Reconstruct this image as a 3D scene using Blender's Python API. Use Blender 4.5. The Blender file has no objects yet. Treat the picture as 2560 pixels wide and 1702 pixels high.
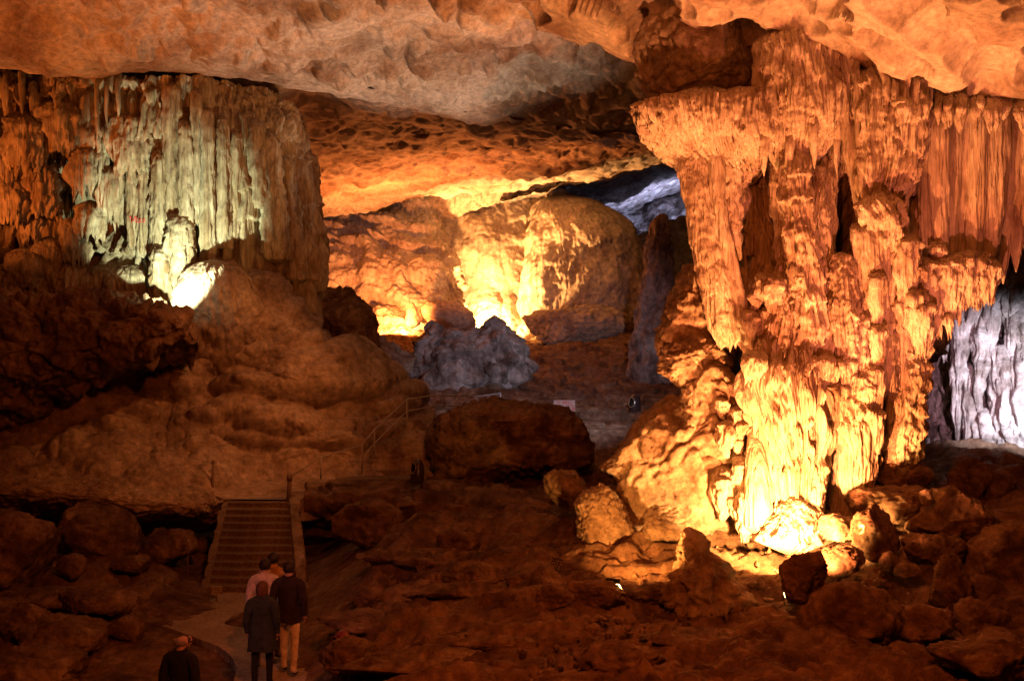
import bpy, bmesh, math, random
import numpy as np
from mathutils import Vector, Matrix

SC = bpy.context.scene
COL = SC.collection
F = 2745.0           # focal length in photograph pixels (2560 wide)
CZ = 4.6             # eye height over the lower path
def P(u, v, Y): return Vector(((u-1280)/F*Y, Y, CZ+(851-v)/F*Y))

# ------------------------------------------------------------------ camera, world, lamps, exposure
cam_d = bpy.data.cameras.new('camera'); cam = bpy.data.objects.new('camera', cam_d); COL.objects.link(cam)
cam.location = (0, 0, CZ); cam.rotation_euler = (math.radians(90), 0, 0)
cam_d.sensor_width = 36; cam_d.lens = 36*F/2560; cam_d.clip_end = 400; cam_d.clip_start = .1
SC.camera = cam
W = bpy.data.worlds.new('World'); SC.world = W; W.use_nodes = True
bg = W.node_tree.nodes['Background']; bg.inputs[0].default_value = (1, .38, .13, 1); bg.inputs[1].default_value = .004
SC.view_settings.view_transform = 'Standard'; SC.view_settings.look = 'None'
SC.view_settings.exposure = 0; SC.view_settings.gamma = 1; SC.view_settings.use_curve_mapping = False
SC.render.engine = 'CYCLES'
cy = SC.cycles
cy.max_bounces = 4; cy.diffuse_bounces = 3; cy.glossy_bounces = 2; cy.transmission_bounces = 0
cy.caustics_reflective = False; cy.caustics_refractive = False; cy.sample_clamp_indirect = 3
cy.use_denoising = True
try: cy.denoiser = 'OPENIMAGEDENOISE'
except Exception: pass

def spot(pos, tgt, power, color, angle=100, blend=.5, radius=.08):
    d = bpy.data.lights.new('lamp_light', 'SPOT'); o = bpy.data.objects.new('lamp_light', d); COL.objects.link(o)
    d.energy = power; d.color = color; d.spot_size = math.radians(angle); d.spot_blend = blend; d.shadow_soft_size = radius
    o.location = pos; o.rotation_euler = (Vector(tgt)-Vector(pos)).to_track_quat('-Z', 'Y').to_euler()
    return o
ORANGE = (1, .31, .10); YEL = (1, .37, .075); HOT = (1, .44, .13); PINK = (1, .215, .11); GREENW = (.97, 1, .62); BLUE = (.56, .60, 1); VIOL = (.88, .85, 1); NEUT = (1, .70, .50)
def A(u, Y, z): return Vector(((u-1280)/F*Y, Y, z))
LAMPS = {   # position, target, power, colour, cone, blend, radius
 'column_main': (A(1985,16.3,.95), P(2050,600,20.0), 3300, (1,.265,.075), 118, .5, .05),
 'column_base_boost': (A(1935,17.5,1.1), P(1965,1120,19.5), 1900, (1,.42,.11), 140, .3, .05),  # extra light added near the foot to make the base glare
 'column_side': (A(1480,15.6,.9), P(2010,420,19.8), 1000, (1,.22,.075), 62, .5, .05),
 'column_left': (A(1540,16.9,.95), P(1760,700,20.5), 520, (1,.33,.06), 140, .4, .05),
 'pink_right': (A(2420,14.6,1.6), P(2200,330,19.5), 1500, PINK, 66, .6, .06),
 'ceiling_right': (A(2150,17.6,1.5), P(2250,90,17.4), 1100, (1,.26,.07), 66, .9, .05),
 'ceiling_mid': (A(1450,15.8,1.1), P(1400,10,21.0), 3700, (1,.30,.09), 46, .9, .06),
 'green_left': (P(412,770,25.9), P(455,605,29.2), 1500, GREENW, 71, .3, .03),
 'white_ceiling': (A(1280,30.6,1.7), P(1020,150,27.8), 2700, NEUT, 66, .9, .08),
 'white_front_fill': (A(1000,19.5,1.2), P(720,95,25.8), 350, NEUT, 44, 1, .1),  # second neutral light, added from the front for the pale ceiling band
 'left_orange': (A(-420,24.8,6.4), P(60,380,29.0), 1500, (1,.20,.03), 66, .8, .1),
 'left_ceiling': (A(-330,19.0,2.5), P(90,40,23.5), 3400, (1,.22,.04), 62, .9, .1),
 'back_hot': (P(1180,826,55.8), P(1240,650,60.5), 13500, HOT, 160, .5, .1),
 'mid_ceiling_fill':  (A(1180,33.5,1.2), P(1080,300,38.0), 2600, (1,.24,.05), 84, .9, .08),  # unseen light added so the middle ceiling glows red-orange
 'violet_fill': (A(2560,19.2,3.6), P(2390,930,24.6), 900, (1,.50,.62), 42, .8, .08),  # added fill for the dim left part of the violet wall
 'back_slope': (P(985,800,50.6), P(900,620,58.0), 3800, (1,.25,.05), 165, .5, .1),
 'back_hollow':  (P(1010,835,52.2), P(960,780,54.0), 900, HOT, 165, .5, .1),
 'back_ceiling': (P(1010,790,51.0), P(1050,360,45.0), 7500, (1,.24,.05), 130, .9, .1),
 'blue_far': (P(1800,660,76), P(1640,500,84), 6500, BLUE, 150, .5, .1),
 'blue_fill': (P(1700,760,25.5), P(1250,930,41), 2500, (.86,.80,1), 56, .8, .1),
 'violet_right': (A(2690,21.0,3.6), P(2520,960,24.4), 1500, VIOL, 78, .7, .06),
 'path_pink': (A(250,12.5,2.6), P(690,1540,17.0), 80, (1,.36,.36), 40, .8, .1),
 'front_red_fill': (P(1500,-700,7.0), P(1150,1500,19), 2000, (1,.155,.018), 130, .9, .4),  # unseen fill above the view, stands in for warm bounce on the foreground
 'mound_side_fill': (A(1230,22.0,9.0), P(600,990,27.0), 1250, (1,.29,.075), 44, .8, .12),  # added light without a fixture, gives the mound lobes side shading
}
for k, a in LAMPS.items(): spot(*a).name = 'lamp_'+k

# ------------------------------------------------------------------ noise in numpy
_r = np.random.RandomState(7)
_PERM = _r.permutation(256); _PERM = np.concatenate([_PERM]*3)
_G = _r.normal(size=(256,3)); _G /= np.linalg.norm(_G, axis=1)[:,None]
def pn(p):
    p = np.asarray(p, dtype=np.float64)
    i = np.floor(p).astype(np.int64); f = p-i; i &= 255
    w = f*f*f*(f*(f*6-15)+10)
    r = 0
    a0 = _PERM[i[:,0]]; a1 = _PERM[(i[:,0]+1)&255]
    for dx, ax in ((0,a0),(1,a1)):
        for dy in (0,1):
            b = _PERM[(ax+i[:,1]+dy)&255]
            for dz in (0,1):
                g = _G[_PERM[(b+i[:,2]+dz)&255]]
                d = g[:,0]*(f[:,0]-dx)+g[:,1]*(f[:,1]-dy)+g[:,2]*(f[:,2]-dz)
                wt = (w[:,0] if dx else 1-w[:,0])*(w[:,1] if dy else 1-w[:,1])*(w[:,2] if dz else 1-w[:,2])
                r = r+wt*d
    return r*1.5
def S(P_, sx, sy=None, sz=None, off=0):
    sy = sx if sy is None else sy; sz = sx if sz is None else sz
    return P_*np.array([sx,sy,sz])+off*np.array([17.3,31.7,11.1])
def fbm(p, oct=4, gain=.5, lac=2.03):
    a, r = 1., 0
    for k in range(oct):
        r = r+a*pn(p+k*13.7); p = p*lac; a *= gain
    return r
def billow(p, oct=3, gain=.5, lac=2.1):
    a, r = 1., 0
    for k in range(oct):
        r = r+a*np.abs(pn(p+k*7.1)); p = p*lac; a *= gain
    return r
def worley2(x, y, seed=0, jit=.85):
    ix = np.floor(x).astype(np.int64); iy = np.floor(y).astype(np.int64)
    f1 = np.full(x.shape, 9.); f2 = np.full(x.shape, 9.); idd = np.zeros(x.shape)
    for dx in (-1,0,1):
        for dy in (-1,0,1):
            cx, cy_ = ix+dx, iy+dy
            h = _PERM[(_PERM[(cx+seed*31)&255]+cy_)&255]
            ox = _PERM[h]/255.; oy = _PERM[(h+91)&255]/255.
            d = np.hypot(cx+.5+jit*(ox-.5)-x, cy_+.5+jit*(oy-.5)-y)
            m = d < f1
            f2 = np.where(m, f1, np.minimum(f2, d)); idd = np.where(m, h, idd); f1 = np.where(m, d, f1)
    return f1, f2, idd/255.
def sstep(a, b, x):
    t = np.clip((x-a)/(b-a), 0, 1); return t*t*(3-2*t)

# ------------------------------------------------------------------ materials
MATS = {}
def rock(name, c1, c2, c3, scale=.6, bump=.35, fine=22, streak=0., rough=.9, spec=.25, bdist=.05, sb=0., sbs=16, grain=(.42,1.3)):
    m = bpy.data.materials.new(name); m.use_nodes = True; nt = m.node_tree; N = nt.nodes; L = nt.links
    b = N['Principled BSDF']; b.inputs['Roughness'].default_value = rough; b.inputs['Specular IOR Level'].default_value = spec
    tc = N.new('ShaderNodeTexCoord')
    n1 = N.new('ShaderNodeTexNoise'); n1.inputs['Scale'].default_value = scale; n1.inputs['Detail'].default_value = 7; n1.inputs['Roughness'].default_value = .62
    n1.inputs['Distortion'].default_value = .4
    L.new(tc.outputs['Object'], n1.inputs['Vector'])
    src = n1.outputs['Fac']
    if streak:
        mp = N.new('ShaderNodeMapping'); mp.inputs['Scale'].default_value = (1, 1, .09); L.new(tc.outputs['Object'], mp.inputs['Vector'])
        n2 = N.new('ShaderNodeTexNoise'); n2.inputs['Scale'].default_value = 4.5; n2.inputs['Detail'].default_value = 6; L.new(mp.outputs[0], n2.inputs['Vector'])
        mx = N.new('ShaderNodeMix'); mx.inputs[0].default_value = streak
        L.new(src, mx.inputs[2]); L.new(n2.outputs['Fac'], mx.inputs[3]); src = mx.outputs[0]
    cr = N.new('ShaderNodeValToRGB'); e = cr.color_ramp.elements
    e[0].position = .36; e[0].color = (*c1, 1); e[1].position = .64; e[1].color = (*c3, 1)
    k = e.new(.5); k.color = (*c2, 1)
    L.new(src, cr.inputs['Fac'])
    n4 = N.new('ShaderNodeTexNoise'); n4.inputs['Scale'].default_value = fine*.8; n4.inputs['Detail'].default_value = 9; n4.inputs['Roughness'].default_value = .78
    if sb:
        mp4 = N.new('ShaderNodeMapping'); mp4.inputs['Scale'].default_value = (1, 1, .14); L.new(tc.outputs['Object'], mp4.inputs['Vector']); L.new(mp4.outputs[0], n4.inputs['Vector'])
    else: L.new(tc.outputs['Object'], n4.inputs['Vector'])
    mr = N.new('ShaderNodeMapRange'); mr.inputs[1].default_value = .32; mr.inputs[2].default_value = .66; mr.inputs[3].default_value = grain[0]; mr.inputs[4].default_value = grain[1]
    L.new(n4.outputs['Fac'], mr.inputs[0])
    mm = N.new('ShaderNodeMix'); mm.data_type = 'RGBA'; mm.blend_type = 'MULTIPLY'; mm.inputs[0].default_value = 1
    L.new(cr.outputs[0], mm.inputs[6]); L.new(mr.outputs[0], mm.inputs[7]); L.new(mm.outputs[2], b.inputs['Base Color'])
    n3 = N.new('ShaderNodeTexNoise'); n3.inputs['Scale'].default_value = fine; n3.inputs['Detail'].default_value = 8; n3.inputs['Roughness'].default_value = .68
    L.new(tc.outputs['Object'], n3.inputs['Vector'])
    bp = N.new('ShaderNodeBump'); bp.inputs['Strength'].default_value = bump; bp.inputs['Distance'].default_value = bdist
    L.new(n3.outputs['Fac'], bp.inputs['Height'])
    nrm = bp.outputs[0]
    if sb:
        mp2 = N.new('ShaderNodeMapping'); mp2.inputs['Scale'].default_value = (1, 1, .07); L.new(tc.outputs['Object'], mp2.inputs['Vector'])
        n5 = N.new('ShaderNodeTexNoise'); n5.inputs['Scale'].default_value = sbs; n5.inputs['Detail'].default_value = 3; L.new(mp2.outputs[0], n5.inputs['Vector'])
        b2 = N.new('ShaderNodeBump'); b2.inputs['Strength'].default_value = sb; b2.inputs['Distance'].default_value = .09
        L.new(n5.outputs['Fac'], b2.inputs['Height']); L.new(nrm, b2.inputs['Normal']); nrm = b2.outputs[0]
    L.new(nrm, b.inputs['Normal'])
    MATS[name] = m; return m
def plain(name, c, rough=.6, metal=0, emit=None, es=0, var=.15):
    m = bpy.data.materials.new(name); m.use_nodes = True; nt = m.node_tree; b = nt.nodes['Principled BSDF']
    b.inputs['Roughness'].default_value = rough; b.inputs['Metallic'].default_value = metal
    tc = nt.nodes.new('ShaderNodeTexCoord'); n = nt.nodes.new('ShaderNodeTexNoise'); n.inputs['Scale'].default_value = 9; n.inputs['Detail'].default_value = 5
    nt.links.new(tc.outputs['Object'], n.inputs['Vector'])
    cr = nt.nodes.new('ShaderNodeValToRGB'); e = cr.color_ramp.elements
    e[0].position = .3; e[1].position = .7
    e[0].color = (*[x*(1-var) for x in c], 1); e[1].color = (*[min(1, x*(1+var)) for x in c], 1)
    nt.links.new(n.outputs['Fac'], cr.inputs['Fac']); nt.links.new(cr.outputs[0], b.inputs['Base Color'])
    if emit: b.inputs['Emission Color'].default_value = (*emit, 1); b.inputs['Emission Strength'].default_value = es
    MATS[name] = m; return m
M_COL  = rock('column_limestone', (.28,.19,.125), (.56,.47,.37), (.72,.65,.55), .9, .2, 22, .45, sb=1., sbs=18, grain=(.58,1.22))
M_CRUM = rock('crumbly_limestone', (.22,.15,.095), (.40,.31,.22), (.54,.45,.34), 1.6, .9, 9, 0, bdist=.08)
M_CEIL = rock('ceiling_limestone', (.24,.15,.095), (.48,.40,.32), (.62,.55,.47), .42, .35, 8, 0)
M_CURT = rock('curtain_limestone', (.22,.15,.08), (.42,.36,.25), (.56,.52,.40), .9, .45, 16, .6, sb=.8, sbs=12)
M_FLOW = rock('flowstone', (.22,.15,.10), (.40,.31,.23), (.54,.45,.35), 1.0, .45, 8, .1, bdist=.06)
M_SOIL = rock('cave_soil', (.10,.055,.03), (.22,.135,.085), (.33,.23,.15), 1.3, .9, 7, 0, bdist=.09)
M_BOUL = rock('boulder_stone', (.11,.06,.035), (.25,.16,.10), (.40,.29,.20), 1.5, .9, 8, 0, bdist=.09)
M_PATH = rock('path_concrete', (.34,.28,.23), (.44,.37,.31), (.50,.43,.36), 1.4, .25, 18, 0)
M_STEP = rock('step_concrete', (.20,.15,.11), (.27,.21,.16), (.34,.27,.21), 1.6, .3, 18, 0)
M_BACK = rock('back_limestone', (.26,.19,.14), (.48,.40,.31), (.60,.53,.43), .45, .6, 6, .25, bdist=.12)
M_GREY = rock('grey_limestone', (.10,.07,.055), (.34,.30,.28), (.60,.57,.55), 1.3, .9, 6, .15, bdist=.12)
M_BLACK = plain('black_enamel', (.012,.012,.014), .35)
M_STEEL = plain('galvanised_steel', (.42,.42,.44), .6, .3)
M_GLASS = plain('lit_lens_warm', (.9,.8,.6), .3, 0, (1,.62,.2), 30)
M_GLASSG = plain('lit_lens_green', (.9,.9,.7), .3, 0, (.9,1,.7), 30)

# ------------------------------------------------------------------ mesh helpers
def make(name, V, faces, mat, parent=None, origin=None, smooth=True, faces_tri=None):
    V = np.asarray(V, dtype=np.float64)
    org = np.array(origin if origin is not None else (0,0,0), dtype=np.float64)
    me = bpy.data.meshes.new(name)
    Vl = (V-org).astype(np.float32)
    me.vertices.add(len(Vl)); me.vertices.foreach_set('co', Vl.ravel())
    fl = [np.asarray(faces, dtype=np.int32)] if faces is not None and len(faces) else []
    if faces_tri is not None and len(faces_tri): fl.append(np.asarray(faces_tri, dtype=np.int32))
    nl = sum(a.size for a in fl); npoly = sum(len(a) for a in fl)
    me.loops.add(nl); me.polygons.add(npoly)
    me.loops.foreach_set('vertex_index', np.concatenate([a.ravel() for a in fl]))
    st, o = [], 0
    for a in fl:
        st.append(o+np.arange(len(a))*a.shape[1]); o += a.size
    me.polygons.foreach_set('loop_start', np.concatenate(st).astype(np.int32))
    me.polygons.foreach_set('use_smooth', np.full(npoly, smooth))
    me.update(calc_edges=True); me.validate()
    if mat: me.materials.append(mat)
    ob = bpy.data.objects.new(name, me); COL.objects.link(ob)
    if parent is not None:
        ob.parent = parent; ob.location = Vector(org)-parent.location if origin is not None else -parent.location
    else: ob.location = Vector(org)
    return ob
def tag(o, label, cat, group=None):
    o['label'] = label; o['category'] = cat
    if group: o['group'] = group
    return o
def struct(o): o['kind'] = 'structure'; return o
def empty(name, loc, label=None, cat=None, group=None):
    o = bpy.data.objects.new(name, None); COL.objects.link(o); o.location = loc; o.empty_display_size = .2
    if label: tag(o, label, cat, group)
    return o
def gridfaces(nr, nc, wrap=False):
    r = np.arange(nr-1)[:,None]; cN = nc if wrap else nc-1
    c = np.arange(cN)[None,:]; c2 = (c+1)%nc
    return np.stack([r*nc+c, r*nc+c2, (r+1)*nc+c2, (r+1)*nc+c], -1).reshape(-1,4)
def crom(A, n, axis=0):
    A = np.moveaxis(np.asarray(A, float), axis, 0); R = A.shape[0]
    t = np.linspace(0, R-1, n); i = np.minimum(t.astype(int), R-2); f = (t-i).reshape(-1, *([1]*(A.ndim-1)))
    g = lambda k: A[np.clip(k, 0, R-1)]
    p0, p1, p2, p3 = g(i-1), g(i), g(i+1), g(i+2)
    r = .5*((2*p1)+(-p0+p2)*f+(2*p0-5*p1+4*p2-p3)*f*f+(-p0+3*p1-3*p2+p3)*f**3)
    return np.moveaxis(r, 0, axis)
def unproj(U):
    Y = U[...,2]
    return np.stack([(U[...,0]-1280)/F*Y, Y, CZ+(851-U[...,1])/F*Y], -1)
def patch(name, ctrl, nr, nc, disp, mat, parent=None, direction=None, origin=None, world=False, flip=1, post=None):
    U = crom(crom(np.asarray(ctrl, float), nr, 0), nc, 1)
    W_ = U if world else unproj(U)
    if direction is None:
        n = np.cross(np.gradient(W_, axis=1), np.gradient(W_, axis=0))
        n /= np.linalg.norm(n, axis=-1, keepdims=True)+1e-9
        if np.mean(np.sum(n*(np.array([0,0,CZ])-W_), -1)) < 0: n = -n
        n *= flip
    else: n = np.broadcast_to(np.array(direction, float), W_.shape)
    V = W_.reshape(-1,3); Nn = n.reshape(-1,3)
    d = disp(V, U.reshape(-1,3))
    V = V+(Nn*d[:,None] if d.ndim == 1 else d)
    if post is not None: V = post(V, U.reshape(-1,3))
    return make(name, V, gridfaces(nr, nc), mat, parent, origin)
def px2m(px, Y): return px/F*Y

def flow(name, spine, mat, parent=None, na=40, nt=60, flute=.3, ff=7., zs=.12, lump=.12, lf=4., layer=0., lh=.5, fringe=0., seed=0, tip=True, origin=None, depth=.9, top_close=True):
    """lofted dripstone body: spine of (u, v, Y, radius_px)"""
    sp = crom(np.array(spine, float), nt, 0)
    C = unproj(sp[:,:3]); r = np.maximum(sp[:,3], .5)/F*sp[:,2]
    if na >= 100: na = int(na*1.5)
    th = np.linspace(0, 2*math.pi, na, endpoint=False)
    dirs = np.stack([np.cos(th), np.sin(th)*depth, 0*th], -1)
    V = C[:,None,:]+r[:,None,None]*dirs[None]
    t = np.linspace(0,1,nt)[:,None]*np.ones((1,na))
    Vf = V.reshape(-1,3); rr = np.repeat(r, na)
    wv = Vf+.12*np.stack([pn(S(Vf,1.3,off=seed+3)), pn(S(Vf,1.3,off=seed+5)), 0*rr], -1)
    d = 0
    amp = np.minimum(rr, .55)
    Rm = float(np.mean(r)); tt = np.tile(th, nt)
    av = np.stack([np.cos(tt)*Rm, np.sin(tt)*Rm*depth, Vf[:,2]], -1)
    av = av+.07*np.stack([pn(S(Vf,1.6,off=seed+3)), pn(S(Vf,1.6,off=seed+5)), 0*rr], -1)
    if flute: d = d+flute*amp*(billow(S(av,ff,ff,ff*zs,off=seed),2)-.35)
    if flute:
        gd = np.exp(-(pn(S(av,ff*.9,ff*.9,ff*.045,off=seed+21))/.10)**2)+.6*np.exp(-(pn(S(av,ff*2.1,ff*2.1,ff*.09,off=seed+22))/.12)**2)
        d = d-.30*flute*amp*gd
    if lump: d = d+lump*amp*fbm(S(Vf,lf,lf,lf*.8,off=seed+9),4)
    if layer:
        ph = Vf[:,2]/lh+1.3*pn(S(Vf,1.9,1.9,.6,off=seed+2))+.22*billow(S(wv,ff,ff,ff*.1,off=seed+4),1)
        s = ph-np.floor(ph)
        d = d+layer*amp*((1-s)*sstep(0,.10,s)-.4)
    D = np.repeat(np.ones((nt,1)),na,1).reshape(-1)*d
    V = V+(D.reshape(nt,na,1))*dirs[None]
    if fringe:
        q = billow(np.stack([np.cos(th)*4+seed, np.sin(th)*4+0*th, 0*th+seed*.7], -1),2)
        V[:,:,2] -= fringe*(q[None,:]-.15)*np.clip((t-.55)/.45,0,1)**2
    V = V.reshape(-1,3)
    faces = gridfaces(nt, na, True); tris = []
    k = len(V)
    bot = V[(nt-1)*na:nt*na].mean(0); top = V[:na].mean(0)
    rb = r[-1]
    if fringe: bot = bot+np.array([0,0,fringe*.6+rb*.3])
    else: bot = bot-np.array([0,0,rb*.5])
    V = np.vstack([V, bot, top+np.array([0,0,r[0]*.35])])
    a = np.arange(na); b = (a+1)%na
    tris = np.vstack([np.stack([(nt-1)*na+a, (nt-1)*na+b, np.full(na,k)], -1), np.stack([b, a, np.full(na,k+1)], -1)])
    return make(name, V, faces[:, ::-1], mat, parent, origin, faces_tri=tris[:, ::-1])

_ICO = {}
def ico(n):
    if n not in _ICO:
        bm = bmesh.new(); bmesh.ops.create_icosphere(bm, subdivisions=n, radius=1)
        bm.verts.ensure_lookup_table()
        _ICO[n] = (np.array([v.co[:] for v in bm.verts]), np.array([[v.index for v in f.verts] for f in bm.faces])); bm.free()
    return _ICO[n]
def boulder_geo(c, rx, ry, rz, seed, sub=5, cuts=7, rough=.14, fine=.05, ff=3.0, layered=0., spike=0., block=1.):
    D, Fc = ico(sub); rs = np.random.RandomState(seed)
    p = D.copy()
    if block != 1: p = np.sign(p)*np.abs(p)**block; p = p/np.abs(p).max(0)
    for k in range(cuts):
        n = rs.normal(size=3); n /= np.linalg.norm(n); o = rs.uniform(.55,.88)
        d = p@n-o; p = p-np.where(d > 0, d*.88, 0)[:,None]*n
    rm = (rx*ry*rz)**(1/3)
    q = p*np.array([rx,ry,rz])
    w = q+c
    d = rough*fbm(S(w,1.0/rm*.9,off=seed),5,.55)+min(fine,.11)*(billow(S(w,ff*.8/rm,off=seed+1),4,.6)-.5)
    wq = w+.25*rm*np.stack([pn(S(w,1.6/rm,off=seed+31)), pn(S(w,1.6/rm,off=seed+32)), pn(S(w,1.6/rm,off=seed+33))], -1)
    d = d-.055*np.exp(-(pn(S(wq,1.5/rm,1.5/rm,2.4/rm,off=seed+34))/.05)**2)-.03*np.exp(-(pn(S(wq,3.4/rm,off=seed+35))/.07)**2)
    if spike: d = d+spike*np.abs(pn(S(w,2.2/rm,off=seed+4)))*np.clip(D[:,2],0,1)
    if layered:
        ph = w[:,2]/(.28*rm)+1.2*pn(S(w,.8/rm,off=seed+6)); s = ph-np.floor(ph)
        d = d+layered*((1-s)*sstep(0,.15,s)-.4)*(.4+np.abs(pn(S(w,1.5/rm,off=seed+8))))
    return w+D*(d*rm)[:,None], Fc
def boulder(name, u, v, Y, rx, ry, label, seed, mat=None, cat='boulder', rd=None, rot=0, parent=None, group=None, sub=5, **kw):
    """u,v = centre in photograph pixels; rx, ry = half width/height in pixels"""
    c = np.array(P(u, v, Y)); a = px2m(rx, Y); b = px2m(ry, Y); dd = px2m(rd, Y) if rd else .8*a
    V, Fc = boulder_geo(np.zeros(3)+seed*3.1, a, dd, b, seed, sub, **kw)
    V = V-(np.zeros(3)+seed*3.1)
    if rot:
        cs, sn = math.cos(math.radians(rot)), math.sin(math.radians(rot))
        V = np.stack([V[:,0]*cs+V[:,2]*sn, V[:,1], -V[:,0]*sn+V[:,2]*cs], -1)
    org = c+np.array([0,0,V[:,2].min()])
    o = make(name, V+c, None, mat or M_BOUL, parent, org, faces_tri=Fc)
    if parent is None: tag(o, label, cat, group)
    return o
class MB:
    def __init__(s): s.V = []; s.Q = []; s.T = []; s.n = 0
    def add(s, V, Q=(), T=()):
        s.V.append(np.asarray(V, float))
        if len(Q): s.Q.append(np.asarray(Q)+s.n)
        if len(T): s.T.append(np.asarray(T)+s.n)
        s.n += len(V)
    def box(s, c, size, R=None):
        h = np.array(size)/2
        v = np.array([[x,y,z] for x in (-1,1) for y in (-1,1) for z in (-1,1)])*h
        if R is not None: v = v@np.array(R.to_3x3()).T
        s.add(v+np.array(c), [[0,1,3,2],[4,6,7,5],[0,4,5,1],[2,3,7,6],[0,2,6,4],[1,5,7,3]])
    def tube(s, pts, r, n=8):
        pts = [np.array(p, float) for p in pts]; k = len(pts); V = []
        for i, p in enumerate(pts):
            d = pts[min(i+1,k-1)]-pts[max(i-1,0)]; d /= np.linalg.norm(d)
            a = np.cross(d, [0,0,1] if abs(d[2]) < .9 else [1,0,0]); a /= np.linalg.norm(a); b = np.cross(d, a)
            rr = r[i] if hasattr(r, '__len__') else r
            for j in range(n):
                t = 2*math.pi*j/n; V.append(p+rr*(a*math.cos(t)+b*math.sin(t)))
        Q = gridfaces(k, n, True); V += [pts[0], pts[-1]]; m = k*n
        a = np.arange(n); b = (a+1)%n
        s.add(V, Q, np.vstack([np.stack([b,a,np.full(n,m)],-1), np.stack([(k-1)*n+a,(k-1)*n+b,np.full(n,m+1)],-1)]))
    def build(s, name, mat, parent=None, origin=None, smooth=False):
        V = np.vstack(s.V)
        return make(name, V, np.vstack(s.Q) if s.Q else None, mat, parent, origin, smooth, np.vstack(s.T) if s.T else None)

# ------------------------------------------------------------------ the setting: ceiling sheets
def scallop(V, U, cell=.65, dep=.16, seed=0, big=.5, rough=.05):
    wx = V[:,0]+.45*pn(S(V,.8,off=seed))+.12*pn(S(V,2.6,off=seed+1)); wy = V[:,1]+.45*pn(S(V,.8,off=seed+7))+.12*pn(S(V,2.6,off=seed+8)); wz = V[:,2]*.6
    d = 0
    for k, (c, a, th) in enumerate(((cell,1.,.30),(cell*.55,.5,.35),(cell*2.1,1.3,.5))):
        f1, f2, h = worley2((wx+(wz if k != 2 else -wz))/c+k*5.1, wy/c*.8, seed+3*k)
        q = np.clip(1-(f1/(.38+.30*h))**2, 0, 1)
        d = d-dep*a*q**1.3*np.where(h > th, .3+.9*h, .12)
    return d+big*fbm(S(V,.16,off=seed+2),4)+rough*fbm(S(V,1.3,off=seed+5),5,.55)
def dishes(V, cell, dep, seed):
    wx = V[:,0]+.25*pn(S(V,.9,off=seed)); wy = V[:,1]+.25*pn(S(V,.9,off=seed+7))
    r = 0
    for k, c in enumerate((cell, cell*1.7)):
        f1, f2, h = worley2(wx/c+k*9.3, wy/c*.8, seed+k, .9)
        rad = .30+.28*h
        r = np.maximum(r, dep*(c/cell)**.6*np.where(h > .3, np.clip(1-(f1/rad)**2, 0, 1)**.7, 0)*(.35+.65*h))
    return r
# far-reaching main ceiling: from above the camera to the lip over the left curtain
lip = [(-700,120,25),(-300,150,26.5),(0,168,27.2),(200,186,27.8),(410,176,28.4),(600,196,29.2),(780,224,30.2),(1000,262,31.5),(1200,302,33),(1400,328,35),(1620,350,38),(1900,380,41)]
rows = []
for Yn, zt in ((3,15.6),(9,14.8),(15,13.9),(20,12.9),(24,12.0)):
    rows.append([(u, 851-(zt-CZ+ (u-1280)*-.0003)/Yn*F, Yn) for (u,v,y) in lip])
c_ = [list(r) for r in rows]
lipr = [(u, v-30, y-1.4) for (u,v,y) in lip]
c_ += [lipr, list(lip), [(u, v-20, y+.7) for (u,v,y) in lip], [(u, v-120, y+1.1) for (u,v,y) in lip], [(u,v-260,y+1.3) for (u,v,y) in lip]]
struct(patch('cave_ceiling', c_, 420, 620, lambda V,U: scallop(V,U,.62,.23,1,.22,.06)*(.25+.75*(1-sstep(-2.6,-.6,U[:,2]-np.interp(U[:,0],[p[0] for p in lip],[p[2] for p in lip])))), M_CEIL))
# lower, farther ceiling running on from the lip
rr = []
uc = [560, 760, 900, 1050, 1200, 1350, 1500, 1650, 1800, 2000]
edge = [600, 548, 520, 488, 470, 455, 440, 400, 360, 330]
lY_ = np.interp(uc, [p[0] for p in lip], [p[2] for p in lip]); lV_ = np.interp(uc, [p[0] for p in lip], [p[1] for p in lip])
for f in (-.06, .03, .2, .4, .6, .8, 1, 1.06, 1.14):
    row = []
    for u, e, y0, v0 in zip(uc, edge, lY_, lV_):
        za, zb = CZ+(851-v0)/F*y0, CZ+(851-e)/F*55.5
        if f <= 1:
            Yn = y0+(55.5-y0)*f; z = za+(zb-za)*f+.5*math.sin(math.pi*max(f,0))+(.9 if u < 820 and f < .1 else .10 if f < .1 else 0)
            row.append((u, 851-(z-CZ)/Yn*F, Yn))
        else: row.append((u, e-(8 if f < 1.1 else 90), 57 if f < 1.1 else 59))
    rr.append(row)
struct(patch('cave_ceiling', rr, 360, 420, lambda V,U: scallop(V,U,.8,.15,5,.28,.05), M_CEIL))
# near low ceiling over the column
uu = [1020, 1090, 1200, 1330, 1440, 1590, 1750, 1900, 2060, 2150, 2280, 2420, 2560, 2760, 3000]
lv = [-40, 2, 45, 78, 108, 158, 190, 130, 128, 160, 208, 236, 236, 260, 280]
lY = [24.5, 24.4, 24.2, 24, 23.8, 23.4, 22.5, 20.6, 19.6, 19.2, 19.0, 18.8, 18.6, 18.4, 18]
rr = []
for t in (0, .4, .6, .7, .78, .86, .93, 1):
    row = []
    for u, v, y in zip(uu, lv, lY):
        zl = CZ+(851-v)/F*y
        yy = 5+(y-5)*t; z = zl+(1-t)*(2.6 if u < 1700 else 1.6)
        row.append((u, 851-(z-CZ)/yy*F, yy))
    rr.append(row)
rr.append([(u, v-10, y+.7) for u,v,y in zip(uu,lv,lY)]); rr.append([(u, v-150, y+1.2) for u,v,y in zip(uu,lv,lY)])
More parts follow.
